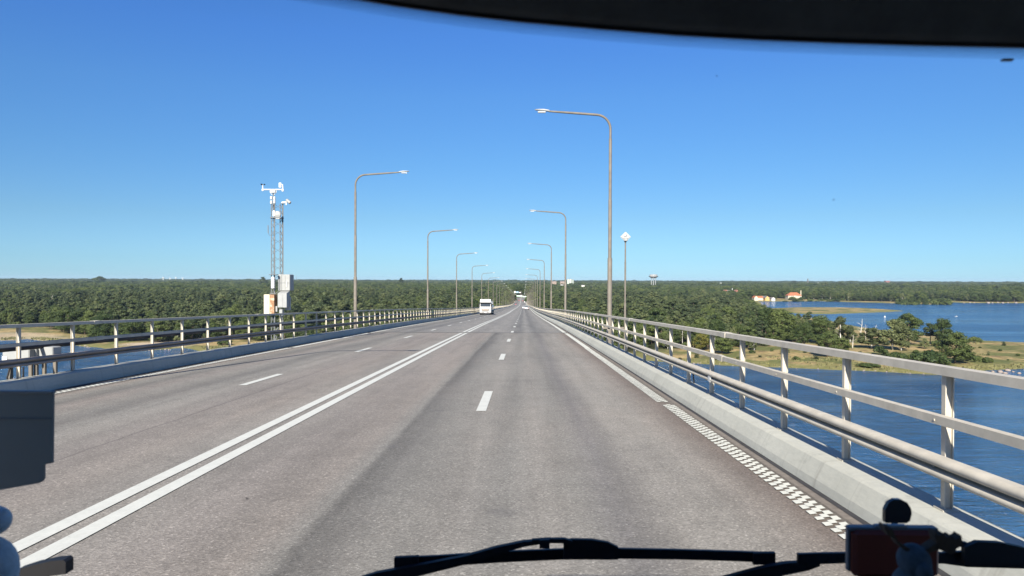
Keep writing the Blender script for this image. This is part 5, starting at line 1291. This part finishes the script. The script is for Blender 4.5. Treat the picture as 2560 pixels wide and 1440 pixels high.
ribbon(MB(), [(2412, 1390), (2445, 1382), (2500, 1383), (2560, 1391), (2600, 1400)], [42, 54, 52, 44, 30], 1.155, .010).build('connector', BK, bl, smooth=True)
wp = ribbon(MB(), [(1800, 1470), (1900, 1440), (1960, 1424), (2020, 1416), (2050, 1410)], [44, 38, 30, 22, 12], 1.18, .01).build('wiper_arm', BK, mh, smooth=True)
ribbon(MB(), [(2330, 1368), (2380, 1358), (2420, 1364), (2440, 1374)], [10, 12, 13, 14], 1.165).build('hook', BK, wp)
ribbon(MB(), [(40, 1448), (80, 1433), (130, 1421), (158, 1418), (164, 1421)], [44, 40, 37, 36, 30], 1.12, .02).build('wiper_tip', BK, mh, smooth=True)
SL = paint('slate grey plastic', (.085, .115, .125), .45, .12, 3)
a = .92; q = [L(px, py, a) for px, py in ((-260, 984), (132, 981), (130, 1158), (109, 1161), (109, 1196), (105, 1204), (97, 1208), (-10, 1227), (-260, 1268))]
cxm = sum(p[0] for p in q) / len(q)
mi = empty('mirror_housing', (cxm + .35, a, zc0), 0, 'slate grey mirror housing with a stepped lower corner at the left edge', 'mirror')
MB().prism([(p[0] - cxm, p[2]) for p in q], 0, .004, 'y').build('housing', SL, mi)
t0, t1 = L(-260, 979, a), L(133, 979, a); MB().bbox(t0[0] - cxm, t1[0] - cxm, -.002, .006, t0[2] - .002, t0[2] + .002, .0008).build('top_lip', paint('pale slate edge', (.10, .13, .15), .4, .1), mi)
s0, s1 = L(-260, 1053, a), L(131, 1047, a); MB().bbox(s0[0] - cxm, s1[0] - cxm, -.0015, .0, s1[2] - .0008, s1[2] + .0008, .0004).build('seam', paint('slate seam', (.07, .095, .11), .4, .1), mi)
# things on the dashboard
ob = empty('orange_box', (L(2235, 1430, .84)[0] + .35, .84, zc0), 0, 'dark orange red plastic box with pale rim on the dashboard behind the moose toy', 'box')
ox = ob.location.x - .35; b0, b1 = L(2134, 1436, .84), L(2352, 1326, .84)
ORR = paint('orange red plastic', (.20, .034, .018), .4, .12, 8)
MB().bbox(b0[0] - ox, b1[0] - ox, 0, .014, b0[2] - .004, b1[2] - .002, .004).build('box', ORR, ob)
MB().bbox(b0[0] - ox - .002, b1[0] - ox + .001, .006, .018, b1[2] - .004, b1[2] + .0005, .001).bbox(b0[0] - ox - .003, b0[0] - ox + .004, .008, .016, b0[2], b1[2], .001).build('rim', paint('dull grey rim', (.16, .17, .18), .5, .1), ob)
MB().bbox(-.018, .018, .006, .014, b1[2], b1[2] + .003, .001).build('top_plate', M['grey_box'], ob)
MB().box(b0[0] - ox + .01, b1[0] - ox - .01, .002, .012, OZ - .545, b0[2] - .004).build('foot', M['black_plastic'], ob)
rm = empty('round_mirror', (L(2246, 1300, .93)[0] + .35, .93, zc0), 0, 'small dark round-topped mirror on a short stem above the orange box', 'mirror')
rx = rm.location.x - .35; mb = MB(); cxz = L(2246, 1281, .93); k_ = .93 / FPX
pl = [(-33, -24), (-30, -27), (20, -27), (29, -21), (33, -4), (31, 10), (22, 24), (6, 32), (-10, 32), (-24, 24), (-33, 6)]
mb.prism([(p[0] * k_, cxz[2] + p[1] * k_) for p in pl], 0, .007, 'y'); mb.build('housing', paint('dark glossy plastic', (.012, .02, .028), .3, .15, 10), rm)
MB().tube([(-.001, .01, cxz[2] - .0125), (.003, .012, cxz[2] - .024), (.006, .014, cxz[2] - .06), (.006, .014, OZ - .53)], .004, 8).build('stem', M['black_plastic'], rm)
# moose toy seen from behind
my_ = .70; mo = empty('moose_toy', (L(2283, 1430, my_)[0] + .35, my_, zc0), 0, 'grey plush moose toy with brown antlers seen from behind in front of the orange box', 'plush toy')
mxx = mo.location.x - .35; k_ = my_ / FPX
def mq(px, py, dy=0):
    q = L(px, py, my_); return (q[0] - mxx, dy, q[2])
PL = paint('blue grey plush', (.13, .17, .20), .95, .3, 160, bmp=.8); AN = paint('brown felt', (.13, .085, .055), .95, .25, 90, bmp=.6)
c = mq(2285, 1402); mb = MB(); mb.ball(c, (38 * k_, .018, 42 * k_), 18, 12); c2 = mq(2285, 1478); mb.ball(c2, (52 * k_, .024, 64 * k_), 18, 12); mb.ball(mq(2287, 1412, -.014), (20 * k_, .012, 24 * k_), 14, 10)
mb.ball(mq(2266, 1372), (11 * k_, .006, 10 * k_), 10, 8); mb.ball(mq(2310, 1376), (13 * k_, .006, 9 * k_), 10, 8); mb.build('body', PL, mo, smooth='all')
for pol in ([(2262, 1375), (2243, 1362), (2229, 1342), (2215, 1335), (2204, 1318), (2205, 1309), (2210, 1311), (2215, 1318), (2222, 1315), (2225, 1322), (2232, 1338), (2240, 1350), (2256, 1361), (2270, 1368)],
            [(2300, 1374), (2318, 1362), (2334, 1352), (2328, 1332), (2331, 1324), (2338, 1332), (2345, 1332), (2350, 1328), (2356, 1337), (2366, 1338), (2372, 1335), (2378, 1343), (2388, 1340), (2394, 1333), (2396, 1345), (2399, 1356), (2390, 1362), (2382, 1366), (2380, 1376), (2368, 1380), (2352, 1374), (2338, 1368), (2318, 1376), (2304, 1381)]):
    P_ = [mq(a, b) for a, b in pol]; MB().prism([(p[0], p[2]) for p in P_], -.006, .006, 'y').build('antler', AN, mo)
# pale plush figure at the lower left edge
py0 = .80; pf = empty('plush_figure', (L(0, 1400, py0)[0] + .35, py0, zc0), 0, 'pale blue grey plush figure cut by the lower left corner', 'plush toy'); pxx = pf.location.x - .35; k_ = py0 / FPX
def fq(px, py, dy=0):
    q = L(px, py, py0); return (q[0] - pxx, dy, q[2])
PB = paint('pale plush', (.72, .75, .76), .95, .2, 140, bmp=.8)
mb = MB(); mb.ball(fq(-22, 1303), (46 * k_, .02, 38 * k_), 16, 12); mb.ball(fq(-30, 1430), (70 * k_, .03, 90 * k_), 16, 12); mb.ball(fq(4, 1285), (14 * k_, .008, 14 * k_), 10, 8)
mb.build('body', PB, pf, smooth='all')
MB().ball(fq(-8, 1315, -.017), (13 * k_, .008, 16 * k_), 12, 8).build('nose', M['black_plastic'], pf, smooth='all')

# ------------------------------------------------------------------ air
hzm = bpy.data.materials.new('thin summer haze'); hzm.use_nodes = True; nt = hzm.node_tree; nt.nodes.clear()
ou, pv = nt.nodes.new('ShaderNodeOutputMaterial'), nt.nodes.new('ShaderNodeVolumePrincipled')
pv.inputs['Color'].default_value = (.62, .82, 1, 1); pv.inputs['Density'].default_value = 3.6e-5; pv.inputs['Anisotropy'].default_value = .0
nt.links.new(pv.outputs[0], ou.inputs['Volume'])
HAZE = True
if HAZE:
    mb = MB(); mb.box(-12500, 12500, -300, 12600, -5, 72); o = mb.build('haze', hzm); tag(o, kind='stuff')
